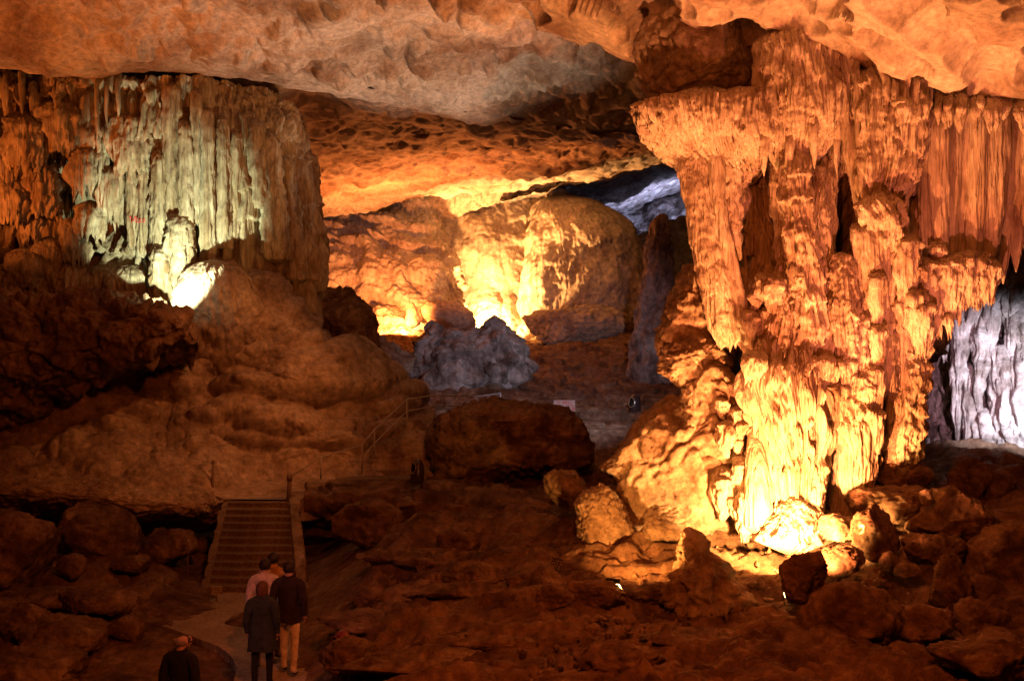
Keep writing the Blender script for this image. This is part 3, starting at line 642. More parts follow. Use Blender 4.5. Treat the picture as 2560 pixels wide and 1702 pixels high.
# f: central tower with mushroom caps
for i, (u,v,rt,L_) in enumerate([(2012,592,38,150),(2030,712,34,170),(1962,745,28,120),(2140,700,34,160),(2095,800,36,150),(2160,870,34,140),(2010,850,34,110),(2215,655,34,120)]):
    Y = coreY(u,v)-.12+.1*math.sin(i*2.1)
    kf('mushroom_lobe', [(u,v-16,Y+.25,rt*.35),(u,v,Y+.05,rt*.8),(u,v+18,Y-.03,rt),(u+2,v+L_*.4,Y,rt*.8),(u+4,v+L_*.75,Y+.05,rt*.55),(u+4,v+L_,Y+.15,rt*.3)], na=90, nt=80, flute=.7, ff=9, zs=.05, lump=.2, lf=5, fringe=.25, seed=50+i)
NR = 46
for k in range(NR):
    a = (k+RS.uniform(-.3,.3))/(NR-1)
    ut = 1795+a*(2600-1795); ub = 1905+a*(2270-1905)
    vt = 250+RS.uniform(0,130); vb = RS.uniform(760,1180) if a < .62 else RS.uniform(620,760)+(.75-a)*500
    if abs(ut*.65+ub*.35-1905) < 42: vt = RS.uniform(690,760)
    if abs(ut*.65+ub*.35-2112) < 30: vt = RS.uniform(640,700)
    if vb < vt+120: vb = vt+RS.uniform(160,300)
    r = RS.uniform(9,21); n = 9; sp = []
    for j in range(n):
        f = j/(n-1); v = vt+(vb-vt)*f; g = (v-250)/930
        u = ut*(1-g)+ub*g+RS.uniform(-5,5); rj = r*(.75+.5*RS.random())*(1 if j < n-1 else .12)*(.6 if j == 0 else 1)
        sp.append((u, v, coreY(u,v)-.08+RS.uniform(-.06,.06)+(.25 if j == 0 else 0), rj))
    kf('drip_rib', sp, na=44, nt=120, flute=.5, ff=9, zs=.06, lump=.35, lf=4, layer=.2, lh=.6, seed=820+k)
for k in range(30):
    u = 1872+k*13.5+RS.uniform(-6,6); vt = RS.uniform(640,800); vb = vt+RS.uniform(180,330); r = RS.uniform(10,24); n = 7; sp = []
    for j in range(n):
        f = j/(n-1); v = vt+(vb-vt)*f; uj = u+(1990-u)*.10*f+RS.uniform(-5,5)
        sp.append((uj, v, coreY(uj,v)-.30-.10*math.sin(f*3.1)+RS.uniform(-.05,.05)+(.3 if j == 0 else 0), r*(.7+.6*RS.random())*(1 if j < n-1 else .15)*(.6 if j == 0 else 1)))
    kf('drip_rib', sp, na=44, nt=90, flute=.55, ff=9, zs=.06, lump=.4, lf=4.5, layer=.22, lh=.45, fringe=.1, seed=900+k)
for i, sp in enumerate([[(1985,380,19.75,30),(1988,440,19.6,38),(1995,540,19.5,40),(2008,640,19.4,40),(2022,740,19.35,42),(2030,860,19.3,48)],[(2040,420,19.9,20),(2045,520,19.7,26),(2052,640,19.6,28),(2060,760,19.5,34)],[(2160,500,19.6,16),(2165,600,19.5,24),(2170,720,19.4,28),(2178,840,19.35,30),(2180,960,19.3,30)],[(2100,640,19.5,30),(2105,700,19.35,36),(2110,800,19.25,40),(2112,900,19.2,36)],[(1955,600,19.8,12),(1958,680,19.6,22),(1960,780,19.4,30),(1955,880,19.3,40)]]):
    kf('pillar', sp, na=100, nt=150, flute=.55, ff=8, zs=.05, lump=.25, lf=4, layer=.25, lh=.7, seed=700+i)
kf('pillar', [(2020,480,19.9,40),(2025,560,19.8,44),(2030,700,19.6,46),(2040,850,19.5,52),(2050,930,19.5,60)], na=100, nt=150, flute=.5, ff=7, zs=.05, lump=.2, layer=.12, lh=.7, seed=70)
# i: right curtains with free tips
for i, (u0,v0,u1,v1,r) in enumerate([(2262,250,2262,600,16),(2290,270,2278,420,14),(2305,300,2318,640,20),(2340,290,2352,640,30),(2368,262,2372,655,34),(2418,280,2404,680,32),(2450,270,2436,660,32),(2490,280,2476,640,34),(2520,270,2508,650,30),(2555,280,2540,620,34),(2590,280,2580,640,36),(2235,420,2240,650,14),(2325,330,2330,600,16),(2390,300,2382,560,18)]):
    Y = 19.7+.15*math.sin(i*1.7)
    if u0 > 2295: v1 += 60
    kf('drapery', [(u0,v0-25,Y+.2,r*.7),(u0,v0,Y,r),(u0*.5+u1*.5,(v0+v1)/2,Y-.05,r*.9),(u1,v1-80,Y-.1,r*.6),(u1,v1,Y-.1,1.5)], na=56, nt=110, flute=.28, ff=5, zs=.05, lump=.08, seed=80+i)
for i in range(30):
    u = RS.uniform(2240,2600); v = 238+RS.uniform(0,22); L_ = RS.uniform(30,85); r = RS.uniform(9,20); Y = 19.05+RS.uniform(-.1,.2)
    kf('stalactite', [(u,v-15,Y+.3,r),(u,v+L_*.35,Y,r),(u+RS.uniform(-4,4),v+L_*.75,Y,r*.6),(u,v+L_,Y,1.5)], na=18, nt=26, flute=.4, ff=9, lump=.3, lf=6, seed=i+300)
for i, (u,v,rt,L_) in enumerate([(2372,655,44,130),(2425,640,50,120),(2466,660,36,90),(2312,660,44,130),(2262,600,42,180),(2335,690,34,140),(2300,760,36,120),(2330,700,30,90),(2290,730,34,90),(2345,610,24,60),(2400,700,18,60),(2395,740,14,60),(2250,750,26,60),(2310,745,24,70),(2345,760,14,70),(2370,790,12,40)]):
    Y = 19.3+.1*math.sin(i*2.9)
    kf('drip_clump', [(u,v-12,Y+.2,rt*.5),(u,v,Y,rt*.85),(u,v+20,Y-.05,rt),(u+2,v+L_*.6,Y,rt*.75),(u+4,v+L_,Y+.05,rt*.35)], na=60, nt=46, flute=.55, ff=8, zs=.2, lump=.3, lf=5, fringe=.25, seed=110+i)
# k: bright fluted cone at the bottom and its base
kf('fluted_cone', [(1968,800,19.9,50),(1970,870,19.6,88),(1972,930,19.4,108),(1976,990,19.3,112),(1983,1060,19.25,96),(1990,1130,19.2,78),(1993,1200,19.2,64),(1992,1260,19.2,58),(1990,1300,19.2,62)], na=320, nt=220, flute=.62, ff=7.5, zs=.018, lump=.04, lf=2.5, seed=141)
for i in range(13):
    u = 1868+i*18+RS.uniform(-6,6); v = 905+RS.uniform(-16,14); r = RS.uniform(14,24); L_ = RS.uniform(40,90)
    kf('drip_clump', [(u,v-14,19.25,r*.5),(u,v,19.0,r),(u,v+L_*.4,18.93,r*.9),(u+RS.uniform(-5,5),v+L_*.75,18.95,r*.55),(u+RS.uniform(-6,6),v+L_,19.0,r*.2)], na=36, nt=34, flute=.6, ff=10, zs=.1, lump=.35, lf=6, seed=i+760)
kf('base_cone', [(2000,1235,19.1,24),(1998,1250,19.0,48),(1992,1290,18.9,70),(1985,1325,18.85,84),(1985,1350,18.85,88)], na=120, nt=60, flute=.3, ff=5, zs=.2, lump=.25, lf=5, seed=142)
kf('fluted_cone', [(2035,1120,19.05,14),(2040,1160,18.95,24),(2042,1210,18.9,28),(2038,1260,18.9,26),(2035,1300,18.9,22)], na=50, nt=60, flute=.2, lump=.4, lf=5, seed=143)
kf('drapery', [(1888,1050,19.4,14),(1890,1120,19.2,26),(1893,1200,19.05,34),(1895,1270,19.0,38),(1888,1310,19.0,30),(1885,1325,19.0,18)], na=60, nt=90, flute=.15, ff=4, zs=.05, lump=.06, seed=144)
# l: lower right pillars
kf('pillar', [(2140,760,19.75,40),(2140,860,19.5,58),(2138,960,19.4,62),(2138,1030,19.35,66),(2140,1070,19.4,56)], na=130, nt=130, flute=.5, ff=7, zs=.08, lump=.35, lf=4, layer=.14, lh=.5, fringe=.3, seed=151)
kf('fluted_cone', [(2135,1040,19.5,50),(2135,1060,19.4,66),(2140,1120,19.35,60),(2142,1180,19.3,52),(2138,1240,19.3,42),(2125,1290,19.3,34)], na=130, nt=110, flute=.4, ff=9, zs=.08, lump=.08, seed=152)
for i, (u,v,rt,L_) in enumerate([(2192,690,26,120),(2196,820,24,110),(2190,920,24,120),(2188,1030,24,100),(2090,960,34,90),(2110,900,30,90),(2060,1000,26,90),(2170,960,26,80)]):
    kf('drip_clump', [(u,v-12,19.2,rt*.5),(u,v,19.1,rt*.9),(u,v+16,19.05,rt),(u,v+L_*.6,19.1,rt*.75),(u,v+L_,19.15,rt*.5)], na=54, nt=46, flute=.4, ff=8, zs=.2, lump=.3, lf=5, fringe=.12, seed=160+i)
kf('pillar', [(2275,880,19.9,40),(2275,920,19.7,52),(2268,1000,19.65,50),(2262,1080,19.6,50),(2258,1140,19.6,44),(2255,1165,19.6,36)], na=110, nt=110, flute=.34, ff=7, zs=.15, lump=.25, lf=6, layer=.25, lh=.5, seed=171)
kf('pillar', [(2285,800,19.9,36),(2285,830,19.7,44),(2280,880,19.7,44),(2278,910,19.8,30)], na=80, nt=70, flute=.5, ff=7, zs=.15, lump=.3, lf=6, fringe=.2, seed=172)
kf('pillar', [(2240,780,20.2,14),(2236,900,20.1,16),(2225,1100,20.1,18),(2215,1250,20.0,20)], na=40, nt=110, flute=.3, ff=8, zs=.1, seed=173)
# clumps on the middle left of the column and down its left foot
for i in range(44):
    if i < 26: u, v = RS.uniform(1868,2050), RS.uniform(680,930)
    else: u, v = RS.uniform(1800,1890), RS.uniform(960,1280)
    r = RS.uniform(12,30); L_ = r*RS.uniform(2.2,4.5); Y = (19.3+abs(u-2000)/350 if i < 26 else 19.5-(v-960)/900)+RS.uniform(-.1,.2)
    kf('drip_clump', [(u,v-r*.6,Y+.15,r*.4),(u,v-r*.1,Y,r*.9),(u+2,v+L_*.3,Y-.02,r),(u+RS.uniform(-6,6),v+L_*.7,Y+.02,r*.7),(u+RS.uniform(-8,8),v+L_,Y+.08,r*.3)], na=40, nt=34, flute=.6, ff=9, zs=.15, lump=.55, lf=5, fringe=.08, seed=i+400)
# n: crumbly rock to the left of the column
boulder('crumbly_buttress', 1745, 800, 20.9, 105, 170, 'knobbly layered rock standing left behind the yellow pillar of the column', 61, M_CRUM, rd=120, sub=6, cuts=7, rough=.24, fine=.26, ff=5, layered=.10, cat='rock')
boulder('crumbly_rock', 1725, 905, 20.4, 82, 66, 'ragged bright-rimmed overhanging rock left of the column', 62, M_CRUM, rd=100, sub=6, cuts=5, rough=.2, fine=.18, ff=5, layered=.15, cat='rock')
boulder('sloping_rock_mass', 1715, 1190, 20.6, 230, 190, 'big leaning rock mass lit yellow at the left foot of the column', 63, M_CRUM, rd=190, rot=-38, sub=6, cuts=14, rough=.13, fine=.055, ff=7, cat='rock')
boulder('sloping_rock_mass', 1790, 1060, 20.3, 110, 190, 'rugged knobbly rock rib leaning against the left side of the column', 65, M_CRUM, rd=130, rot=-20, sub=6, cuts=8, rough=.2, fine=.08, ff=6, cat='rock')

# ------------------------------------------------------------------ boulders
B = boulder
def BG(name, u, v, rx, ry, *a, **k):
    return boulder(name, u, v, ground_Y(u, v+ry*.72)+px2m(rx,18)*.25, rx, ry, *a, **k)
B('boulder', 1512, 1308, 19.6, 88, 96, 'large round yellow-lit boulder left of the column base', 101, M_CRUM, rd=80, sub=6, cuts=10, rough=.10, fine=.13, ff=8)
B('boulder', 1660, 1310, 19.0, 66, 46, 'flattish yellow-lit boulder wedged between the round boulder and column', 102, M_CRUM, rd=60, rot=14, cuts=8, rough=.12, fine=.1, ff=4)
B('boulder', 1535, 1168, 20.3, 52, 34, 'angular yellow-lit stone perched above the round boulder', 103, M_CRUM, cuts=10, rough=.08, fine=.08)
B('boulder', 1420, 1218, 21.2, 60, 62, 'dim knobbly boulder left of the round yellow-lit boulder', 104, M_CRUM, rough=.2, fine=.15, ff=4)
tr = flow('triangular_rock', [(1722,1318,17.0,8),(1728,1335,16.95,26),(1742,1385,16.9,52),(1762,1440,16.85,80),(1772,1490,16.8,94),(1778,1540,16.8,100)], M_CRUM, na=140, nt=90, flute=.12, ff=3, zs=.6, lump=.45, lf=4, seed=105, depth=.5, origin=P(1790,1500,16.9))
tag(tr, 'triangular reddish rock standing in front of the column base', 'rock')
B('boulder', 2110, 1320, 18.4, 62, 40, 'pale jagged rock glaring at the right foot of the column', 106, M_CRUM, cuts=8, rough=.25, fine=.2, ff=4)
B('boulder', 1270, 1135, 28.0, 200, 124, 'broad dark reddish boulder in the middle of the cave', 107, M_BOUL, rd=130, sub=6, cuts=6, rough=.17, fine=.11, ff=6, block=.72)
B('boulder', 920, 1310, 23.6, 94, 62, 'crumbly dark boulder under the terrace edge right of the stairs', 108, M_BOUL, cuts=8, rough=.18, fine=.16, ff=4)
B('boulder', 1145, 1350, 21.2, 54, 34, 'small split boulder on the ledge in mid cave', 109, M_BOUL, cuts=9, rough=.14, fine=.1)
JAG = empty('jagged_rock', P(1180,1010,42), 'jagged bluish grey rock with sharp peaks in front of the far bright wall', 'rock')
boulder('rock_body', 1178, 912, 42.0, 130, 108, None, 110, M_GREY, parent=JAG, rd=80, sub=6, cuts=9, rough=.22, fine=.26, ff=4)
for i, (u,v0,r,tilt) in enumerate([(1078,800,58,10),(1130,815,84,2),(1236,788,60,12)]):
    flow('rock_peak', [(u,v0,42.0,3),(u+tilt*.3,v0+14,42.0,r*.34),(u+tilt,v0+50,42.0,r*.75),(u+tilt*1.5,v0+100,42.0,r*1.1),(u+tilt*1.8,v0+160,42.0,r*1.25)], M_GREY, JAG, na=64, nt=60, flute=.35, ff=2.6, zs=.5, lump=.75, lf=2.2, seed=600+i)
B('boulder', 1122, 790, 52.5, 75, 36, 'smooth orange boulder behind the jagged bluish rock', 113, M_BACK, rot=14, cuts=4, rough=.1, fine=.05)
flow('stalagmite', [(1030,757,52.3,5),(1030,770,52.2,12),(1031,790,52.1,17),(1031,812,52,20)], M_BACK, na=24, nt=24, seed=8, origin=P(1030,812,52)); tag(bpy.data.objects['stalagmite'], 'small pale stalagmite in the far lit hollow', 'stalagmite')
B('dark_ridge_rock', 850, 830, 33.5, 90, 150, 'dark streaked rock shoulder right of the flowstone curtain', 114, M_BOUL, rd=90, rot=-24, sub=6, cuts=7, rough=.14, fine=.14, ff=4, cat='rock')
B('dark_ridge_rock', 960, 905, 35.5, 110, 52, 'low dark rock below the glowing hollow', 115, M_BOUL, rd=90, rot=14, sub=6, cuts=7, rough=.2, fine=.16, ff=4, cat='rock')
# domed rock in the back with drip ledges
g = flow('domed_rock', [(1405,490,60.4,14),(1415,498,60.2,58),(1432,522,59.9,100),(1450,570,59.4,130),(1462,630,59.0,150),(1470,700,58.6,163),(1478,790,58.2,176)], M_BACK, na=320, nt=240, flute=.16, ff=2.6, zs=.05, lump=.75, lf=.6, layer=0, lh=1.2, seed=9, origin=P(1470,800,58.4), depth=.8)
tag(g, 'huge domed rock with dripping ledges right of the bright far wall', 'rock')
B('slab_rock', 1440, 822, 55.0, 160, 58, 'broad flat-topped rock at the foot of the domed rock', 116, M_BACK, rd=110, sub=6, cuts=9, rough=.12, fine=.1, ff=4, cat='rock')
sg = flow('stalagmite', [(1655,536,45,8),(1652,560,45,20),(1648,640,45,34),(1640,740,45,46),(1640,850,45,62),(1640,960,45,76)], M_GREY, na=90, nt=130, flute=.3, ff=3, zs=.2, lump=.35, lf=1.6, seed=12, origin=P(1640,960,45)); tag(sg, 'tall dark pointed stalagmite left of the column', 'stalagmite')
# rocks at left below the curtain
dr = [
 [(-700,800,30),(-200,790,30),(0,775,30),(120,765,29.5),(240,760,29),(330,765,28.5),(400,772,28),(470,790,27.5),(500,830,27.8)],
 [(-700,770,26),(-200,760,26),(0,748,25.8),(120,744,25.6),(240,742,25.4),(330,752,25.2),(400,776,25.0),(462,790,25.0),(500,850,25.6)],
 [(-700,840,25),(-200,830,25),(0,820,24.9),(120,820,24.7),(240,812,24.6),(330,812,24.6),(400,820,24.6),(460,830,24.7),(496,870,25.4)],
 [(-700,960,24.8),(-200,950,24.8),(0,940,24.7),(120,930,24.6),(240,900,24.7),(330,885,24.9),(400,872,25.2),(455,870,25.5),(490,890,26.2)],
 [(-700,1080,26),(-200,1070,26),(0,1050,26.1),(120,1020,26.4),(240,970,26.9),(330,935,27.3),(400,910,27.6),(450,905,27.8),(485,910,28.2)],
 [(-700,1140,27.6),(-200,1130,27.6),(0,1100,27.8),(120,1060,28),(240,1010,28.4),(330,965,28.8),(400,940,29),(450,925,29.2),(485,920,29.4)]]
def dr_disp(V,U):
    d = .35*fbm(S(V,.7,off=111),5,.55)+.28*(billow(S(V,1.3,off=112),4,.55)-.45)
    wq = V+.3*np.stack([pn(S(V,.9,off=113)),pn(S(V,.9,off=114)),pn(S(V,.9,off=115))],-1)
    return d-.22*np.exp(-(pn(S(wq,1.1,off=116))/.08)**2)
o_ = patch('dark_rock_mass', dr, 240, 300, dr_disp, M_BOUL, origin=P(200,1040,25.5)); tag(o_, 'large dark ragged rock mass in front of the greenish lamp at left', 'rock')
lb = [(245,1335,20.4,105,92,'large smooth boulder below the dark undercut left of the stairs'),
 (20,1380,18.8,130,120,'broad dark boulder at the left picture edge below the undercut'),
 (180,1420,19.2,42,36,'small tilted boulder between two large dark boulders on the left'),
 (330,1410,19.8,54,28,'low flat boulder right of the large smooth boulder'),
 (60,1560,16.4,90,62,'rounded boulder low at the left picture edge'),
 (160,1590,15.6,120,62,'long dark boulder low on the left'),
 (310,1575,16.2,52,44,'dark block of stone left of the bald visitor'),
 (420,1370,21.2,80,60,'dim rock wall piece left of the staircase'),
 (240,1500,18.2,110,36,'low rock ledge in the left foreground'),
 (90,1680,13.6,150,60,'dark rock at the bottom left corner')]
for i,(u,v,Y,rx,ry,lab) in enumerate(lb):
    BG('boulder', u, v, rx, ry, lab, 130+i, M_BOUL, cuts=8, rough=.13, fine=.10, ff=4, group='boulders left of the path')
rb = [(2012,1436,15.5,64,74,'smooth boulder hiding the column floodlight'),
 (2105,1400,17.2,56,44,'dark boulder just below the jagged pale rock'),
 (2190,1330,17.8,66,72,'dark upright rock right of the column base'),
 (2120,1550,15.4,130,96,'rough pitted dark rock in the right foreground'),
 (2250,1190,19.6,80,44,'rounded brown mound at the right foot of the column'),
 (2230,1262,18.9,110,50,'wide rounded brown mound below the column right side'),
 (2390,1300,18.4,120,84,'purplish dark boulder below the violet wall'),
 (2430,1200,20.2,60,60,'dark rounded rock in front of the violet wall'),
 (2500,1240,20.0,50,60,'dark pointed rock at the right in front of the violet wall'),
 (2530,1400,17.4,120,90,'dark boulder at the right picture edge'),
 (2380,1460,16.6,70,80,'rounded cocoon-shaped boulder in the right foreground'),
 (2450,1540,15.8,70,50,'dark boulder below the cocoon-shaped boulder'),
 (2225,1405,17.2,28,26,'small dark stone left of the two right boulders'),
 (2270,1425,17.0,36,24,'small flat dark stone in the right rock pile'),
 (2310,1560,15.0,90,46,'low flat dark rock in the right foreground'),
 (2480,1640,13.6,150,60,'dark rock at the bottom right corner'),
 (2330,1370,17.6,80,50,'dark rock in the middle of the right rock pile'),
 (2318,1242,18.2,19,25,'small stone catching orange light in the right rock pile')]
for i,(u,v,Y,rx,ry,lab) in enumerate(rb):
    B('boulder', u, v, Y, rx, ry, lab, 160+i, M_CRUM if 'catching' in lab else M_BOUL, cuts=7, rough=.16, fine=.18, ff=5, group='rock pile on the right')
mb_ = [(1390,1500,16.6,56,44,'round dark boulder below the floor lamp'),(1480,1490,16.8,80,44,'dark boulder right below the floor lamp'),(1640,1480,16.9,90,30,'low reddish rock right of the floor lamp'),
 (1190,1440,18.0,90,30,'low rock ledge in mid foreground'),(1330,1455,18.0,70,30,'low dark stone between the ledge and the floor lamp'),(920,1500,16.8,44,34,'dark hollowed rock in mid foreground'),(880,1650,14.0,90,56,'dark rock beside the right edge of the path'),
 (1010,1395,20,40,24,'small dark stone under the crumbly boulder'),(1560,1650,13.8,110,46,'dark rock at the bottom right of middle')]
for i,(u,v,Y,rx,ry,lab) in enumerate(mb_):
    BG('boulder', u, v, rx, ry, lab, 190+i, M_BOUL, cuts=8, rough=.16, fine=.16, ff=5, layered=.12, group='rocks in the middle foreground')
for i,(u,v,rx,ry,lab) in enumerate([(1060,1398,190,20,'long flat rock ledge below the middle terrace'),(1230,1475,210,22,'long flat rock ledge left of the floor lamp'),(960,1560,170,22,'long flat rock ledge right of the walking visitors'),(1240,1585,200,20,'long flat rock ledge in the middle foreground'),(1800,1600,220,24,'long flat rock ledge at the bottom right of middle'),(1010,1655,200,26,'long flat rock ledge at the bottom middle'),(140,1490,150,20,'long flat rock ledge among the left boulders')]):
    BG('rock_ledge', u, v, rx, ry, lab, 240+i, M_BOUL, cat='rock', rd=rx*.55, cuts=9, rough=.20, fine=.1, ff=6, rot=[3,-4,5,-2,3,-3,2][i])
# loose stones on the floor
pv, pf, n_ = [], [], 0
rs = np.random.RandomState(5); D_, F_ = ico(1)
for k in range(900):
    y = rs.uniform(12.5,21); u = rs.uniform(820,2500); x = (u-1280)/F*y; r = .02+.07*rs.rand()**3
    z = floor_z(x,y)+.02
    pv.append(D_*(r*rs.uniform(.6,1.3,3))*(1+.2*rs.normal(size=(len(D_),1)))+np.array([x,y,z])); pf.append(F_+n_); n_ += len(D_)
lo = make('loose_stones', np.vstack(pv), None, M_BOUL, faces_tri=np.vstack(pf), smooth=False); lo['kind'] = 'stuff'; lo['label'] = 'loose stones scattered over the cave floor'; lo['category'] = 'stones'

# ------------------------------------------------------------------ path, stairs, railings
Z0 = -.55
def G(u, v, z=Z0): y = (CZ-z)*F/(v-851); return np.array([(u-1280)/F*y, y, z])
lft = [(515,1478),(505,1490),(440,1512),(388,1538),(400,1560),(480,1590),(558,1622),(588,1660),(584,1702),(560,1790),(540,1900),(520,2300)]
rgt = [(750,1478),(752,1490),(756,1512),(755,1538),(752,1560),(758,1590),(780,1630),(808,1665),(816,1702),(830,1790),(850,1900),(900,2300)]
Lp = crom(np.array([G(*p) for p in lft]), 120); Rp = crom(np.array([G(*p) for p in rgt]), 120)
ts = np.linspace(0,1,26)[None,:,None]
top = Lp[:,None,:]*(1-ts)+Rp[:,None,:]*ts
fl = top.reshape(-1,3); top = (fl+np.array([0,0,1.])*(.012*fbm(S(fl,2.5),3))[:,None]).reshape(120,26,3)
skl = Lp.copy(); skl[:,2] -= .55; skl += .05*_r.normal(size=skl.shape); skr = Rp.copy(); skr[:,2] -= .5
allv = np.concatenate([skl[:,None,:], top, skr[:,None,:]], 1)
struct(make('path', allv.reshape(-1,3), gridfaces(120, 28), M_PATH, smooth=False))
# kerb rocks of the soil wedge between the path arms
boulder('soil_mound', 650, 1548, 20.3, 95, 13, 'low mound of bare soil between the path arms before the stairs', 230, M_SOIL, rd=75, cuts=5, rough=.1, fine=.06, cat='soil mound')

ST = empty('staircase', G(630,1480), 'concrete staircase of twelve steps climbing from the path to the terrace', 'stairs')
b0l, b0r = G(522,1480), G(742,1480); ntop = 12
tz = .87; ty = 25.6
b1l = np.array([(574-1280)/F*ty, ty, tz]); b1r = np.array([(722-1280)/F*ty, ty, tz])
rs = np.random.RandomState(3)
for i in range(ntop):
    f0, f1 = i/ntop, (i+1)/ntop
    l0, l1 = b0l*(1-f0)+b1l*f0, b0l*(1-f1)+b1l*f1; r0, r1 = b0r*(1-f0)+b1r*f0, b0r*(1-f1)+b1r*f1
    z1 = l1[2]+.006*rs.normal(); zb = l0[2]-.25; nose = .025
    m = MB()
    # tread slab with a small nosing, and the riser block below it
    def prism(a, b, c, d, zt, zb_):
        V = [[*q[:2], zb_] for q in (a,b,c,d)]+[[*q[:2], zt] for q in (a,b,c,d)]
        m.add(V, [[3,2,1,0],[4,5,6,7],[0,1,5,4],[1,2,6,5],[2,3,7,6],[3,0,4,7]])
    nv = np.array([0,-nose,0])
    prism(l0, r0, r1+np.array([0,.05,0]), l1+np.array([0,.05,0]), z1-.035, zb)
    prism(l0+nv, r0+nv, r1+np.array([0,.02,0]), l1+np.array([0,.02,0]), z1, z1-.033)
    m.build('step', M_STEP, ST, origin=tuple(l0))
for nm, e0, e1, w in (('side_wall', b0l, b1l, -.16), ('side_wall', b0r, b1r, .22)):
    m = MB(); k = 24; V = []
    for j in range(k):
        f = j/(k-1); c = e0*(1-f)+e1*f; h = c[2]+.06+.03*rs.normal()+(.1 if w > 0 else 0)
        V += [[c[0]+(-.004 if w<0 else .004), c[1], c[2]-1.2], [c[0]+(-.004 if w<0 else .004), c[1], h], [c[0]+w+.02*rs.normal(), c[1], h-.02], [c[0]+w*1.6+.03*rs.normal(), c[1], c[2]-1.2]]
    V = np.array(V)
    Q = [[4*j+a, 4*j+a+1, 4*j+4+a+1, 4*j+4+a] for j in range(k-1) for a in range(3)]+[[0,1,2,3],[4*k-1,4*k-2,4*k-3,4*k-4]]
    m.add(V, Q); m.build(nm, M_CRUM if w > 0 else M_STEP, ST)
wl = crom(np.array([G(574,1247,.92), G(620,1228,.92), G(700,1213,.92), G(780,1205,.92), G(860,1200,.92)]), 40)
wr = crom(np.array([G(724,1248,.92), G(770,1247,.92), G(840,1236,.92), G(930,1222,.92), G(1050,1210,.92)]), 40)
tq = np.linspace(0,1,10)[None,:,None]; wt = wl[:,None,:]*(1-tq)+wr[:,None,:]*tq
sk = wr.copy(); sk[:,2] -= .5; sk2 = wl.copy(); sk2[:,2] -= .3
struct(make('path', np.concatenate([sk2[:,None,:], wt, sk[:,None,:]],1).reshape(-1,3), gridfaces(40,12), M_PATH, smooth=False))
# broad low steps beside the middle boulder
LS = empty('landing_steps', P(940,1200,27.4), 'three broad low concrete steps left of the middle boulder', 'stairs')
for i, (ua, ub, v, Y, dz) in enumerate([(838,1052,1197,27.2,.16),(858,1052,1176,28.0,.18),(880,1052,1157,28.8,.18)]):
    a, b = P(ua, v, Y), P(ub, v, Y); m = MB(); m.box(((a.x+b.x)/2, Y+.5, a.z-dz), (b.x-a.x, 1.0, dz*2)); m.build('step', M_STEP, LS, smooth=False)

RA = empty('handrail', P(1017,1110,30.5), 'thin steel handrail climbing behind the middle boulder', 'railing')
rp = [(905,1111,1146,26.4),(936,1074,1108,26.8),(1017,998,1027,27.6),(1087,988,1016,29.6),(1137,989,1014,30.6),(1192,991,1019,31.6),(1251,983,1009,32.6)]
for (u,v,v2,Y) in rp:
    m = MB(); m.tube([P(u,v-2,Y), P(u,v+72,Y)], .018, 8); m.build('post', M_STEEL, RA, smooth=True)
for k in (1,2):
    m = MB(); pts = crom(np.array([np.array(P(p[0],p[k],p[3])) for p in rp]), 7)
    m.tube(list(pts), .017, 8); m.build('rail', M_STEEL, RA, smooth=True)
RB = empty('handrail', P(802,1190,27.2), 'faint rope rail on thin posts along the terrace left of the steel handrail', 'railing')
rq = [(720,1196,25.6),(802,1142,26.0),(905,1113,26.4)]
for (u,v,Y) in rq[1:2]:
    m = MB(); m.tube([P(u,v,Y), P(u,v+55,Y)], .02, 8); m.build('post', M_STEEL, RB, smooth=True)
m = MB(); m.tube([P(*p) for p in rq], .012, 6); m.build('rope', M_STEEL, RB, smooth=True)
M_WOOD = plain('weathered_wood', (.22,.15,.10), .8)
def post(u, v0, v1, Y, r, lab, mat, cap=None):
    e = empty('marker_post', P(u,v1,Y), lab, 'post')
    m = MB(); a, b = P(u,v1,Y), P(u+2,v0,Y); m.tube([a, a.lerp(b,.5), b], [r*1.1, r, r*.9], 10); m.build('shaft', mat, e, smooth=True)
    m = MB(); m.tube([b, b+Vector((0,0,r*2.2)), b+Vector((0,0,r*2.8))], [r*1.25, r*1.2, r*.5], 10); m.build('cap', cap or mat, e, smooth=True)
M_WHITE = plain('white_paint', (.75,.74,.72), .6)
post(531,1158,1246,25.8,.03,'thin leaning post at the left head of the staircase', M_WOOD)
post(722,1200,1252,25.5,.055,'stout post at the right head of the staircase', M_WOOD)
post(469,1352,1440,22.6,.012,'thin stake with white tip left of the staircase', M_WOOD, M_WHITE)
post(1297,1014,1040,39,.03,'short pale stake behind the middle boulder', M_WHITE)

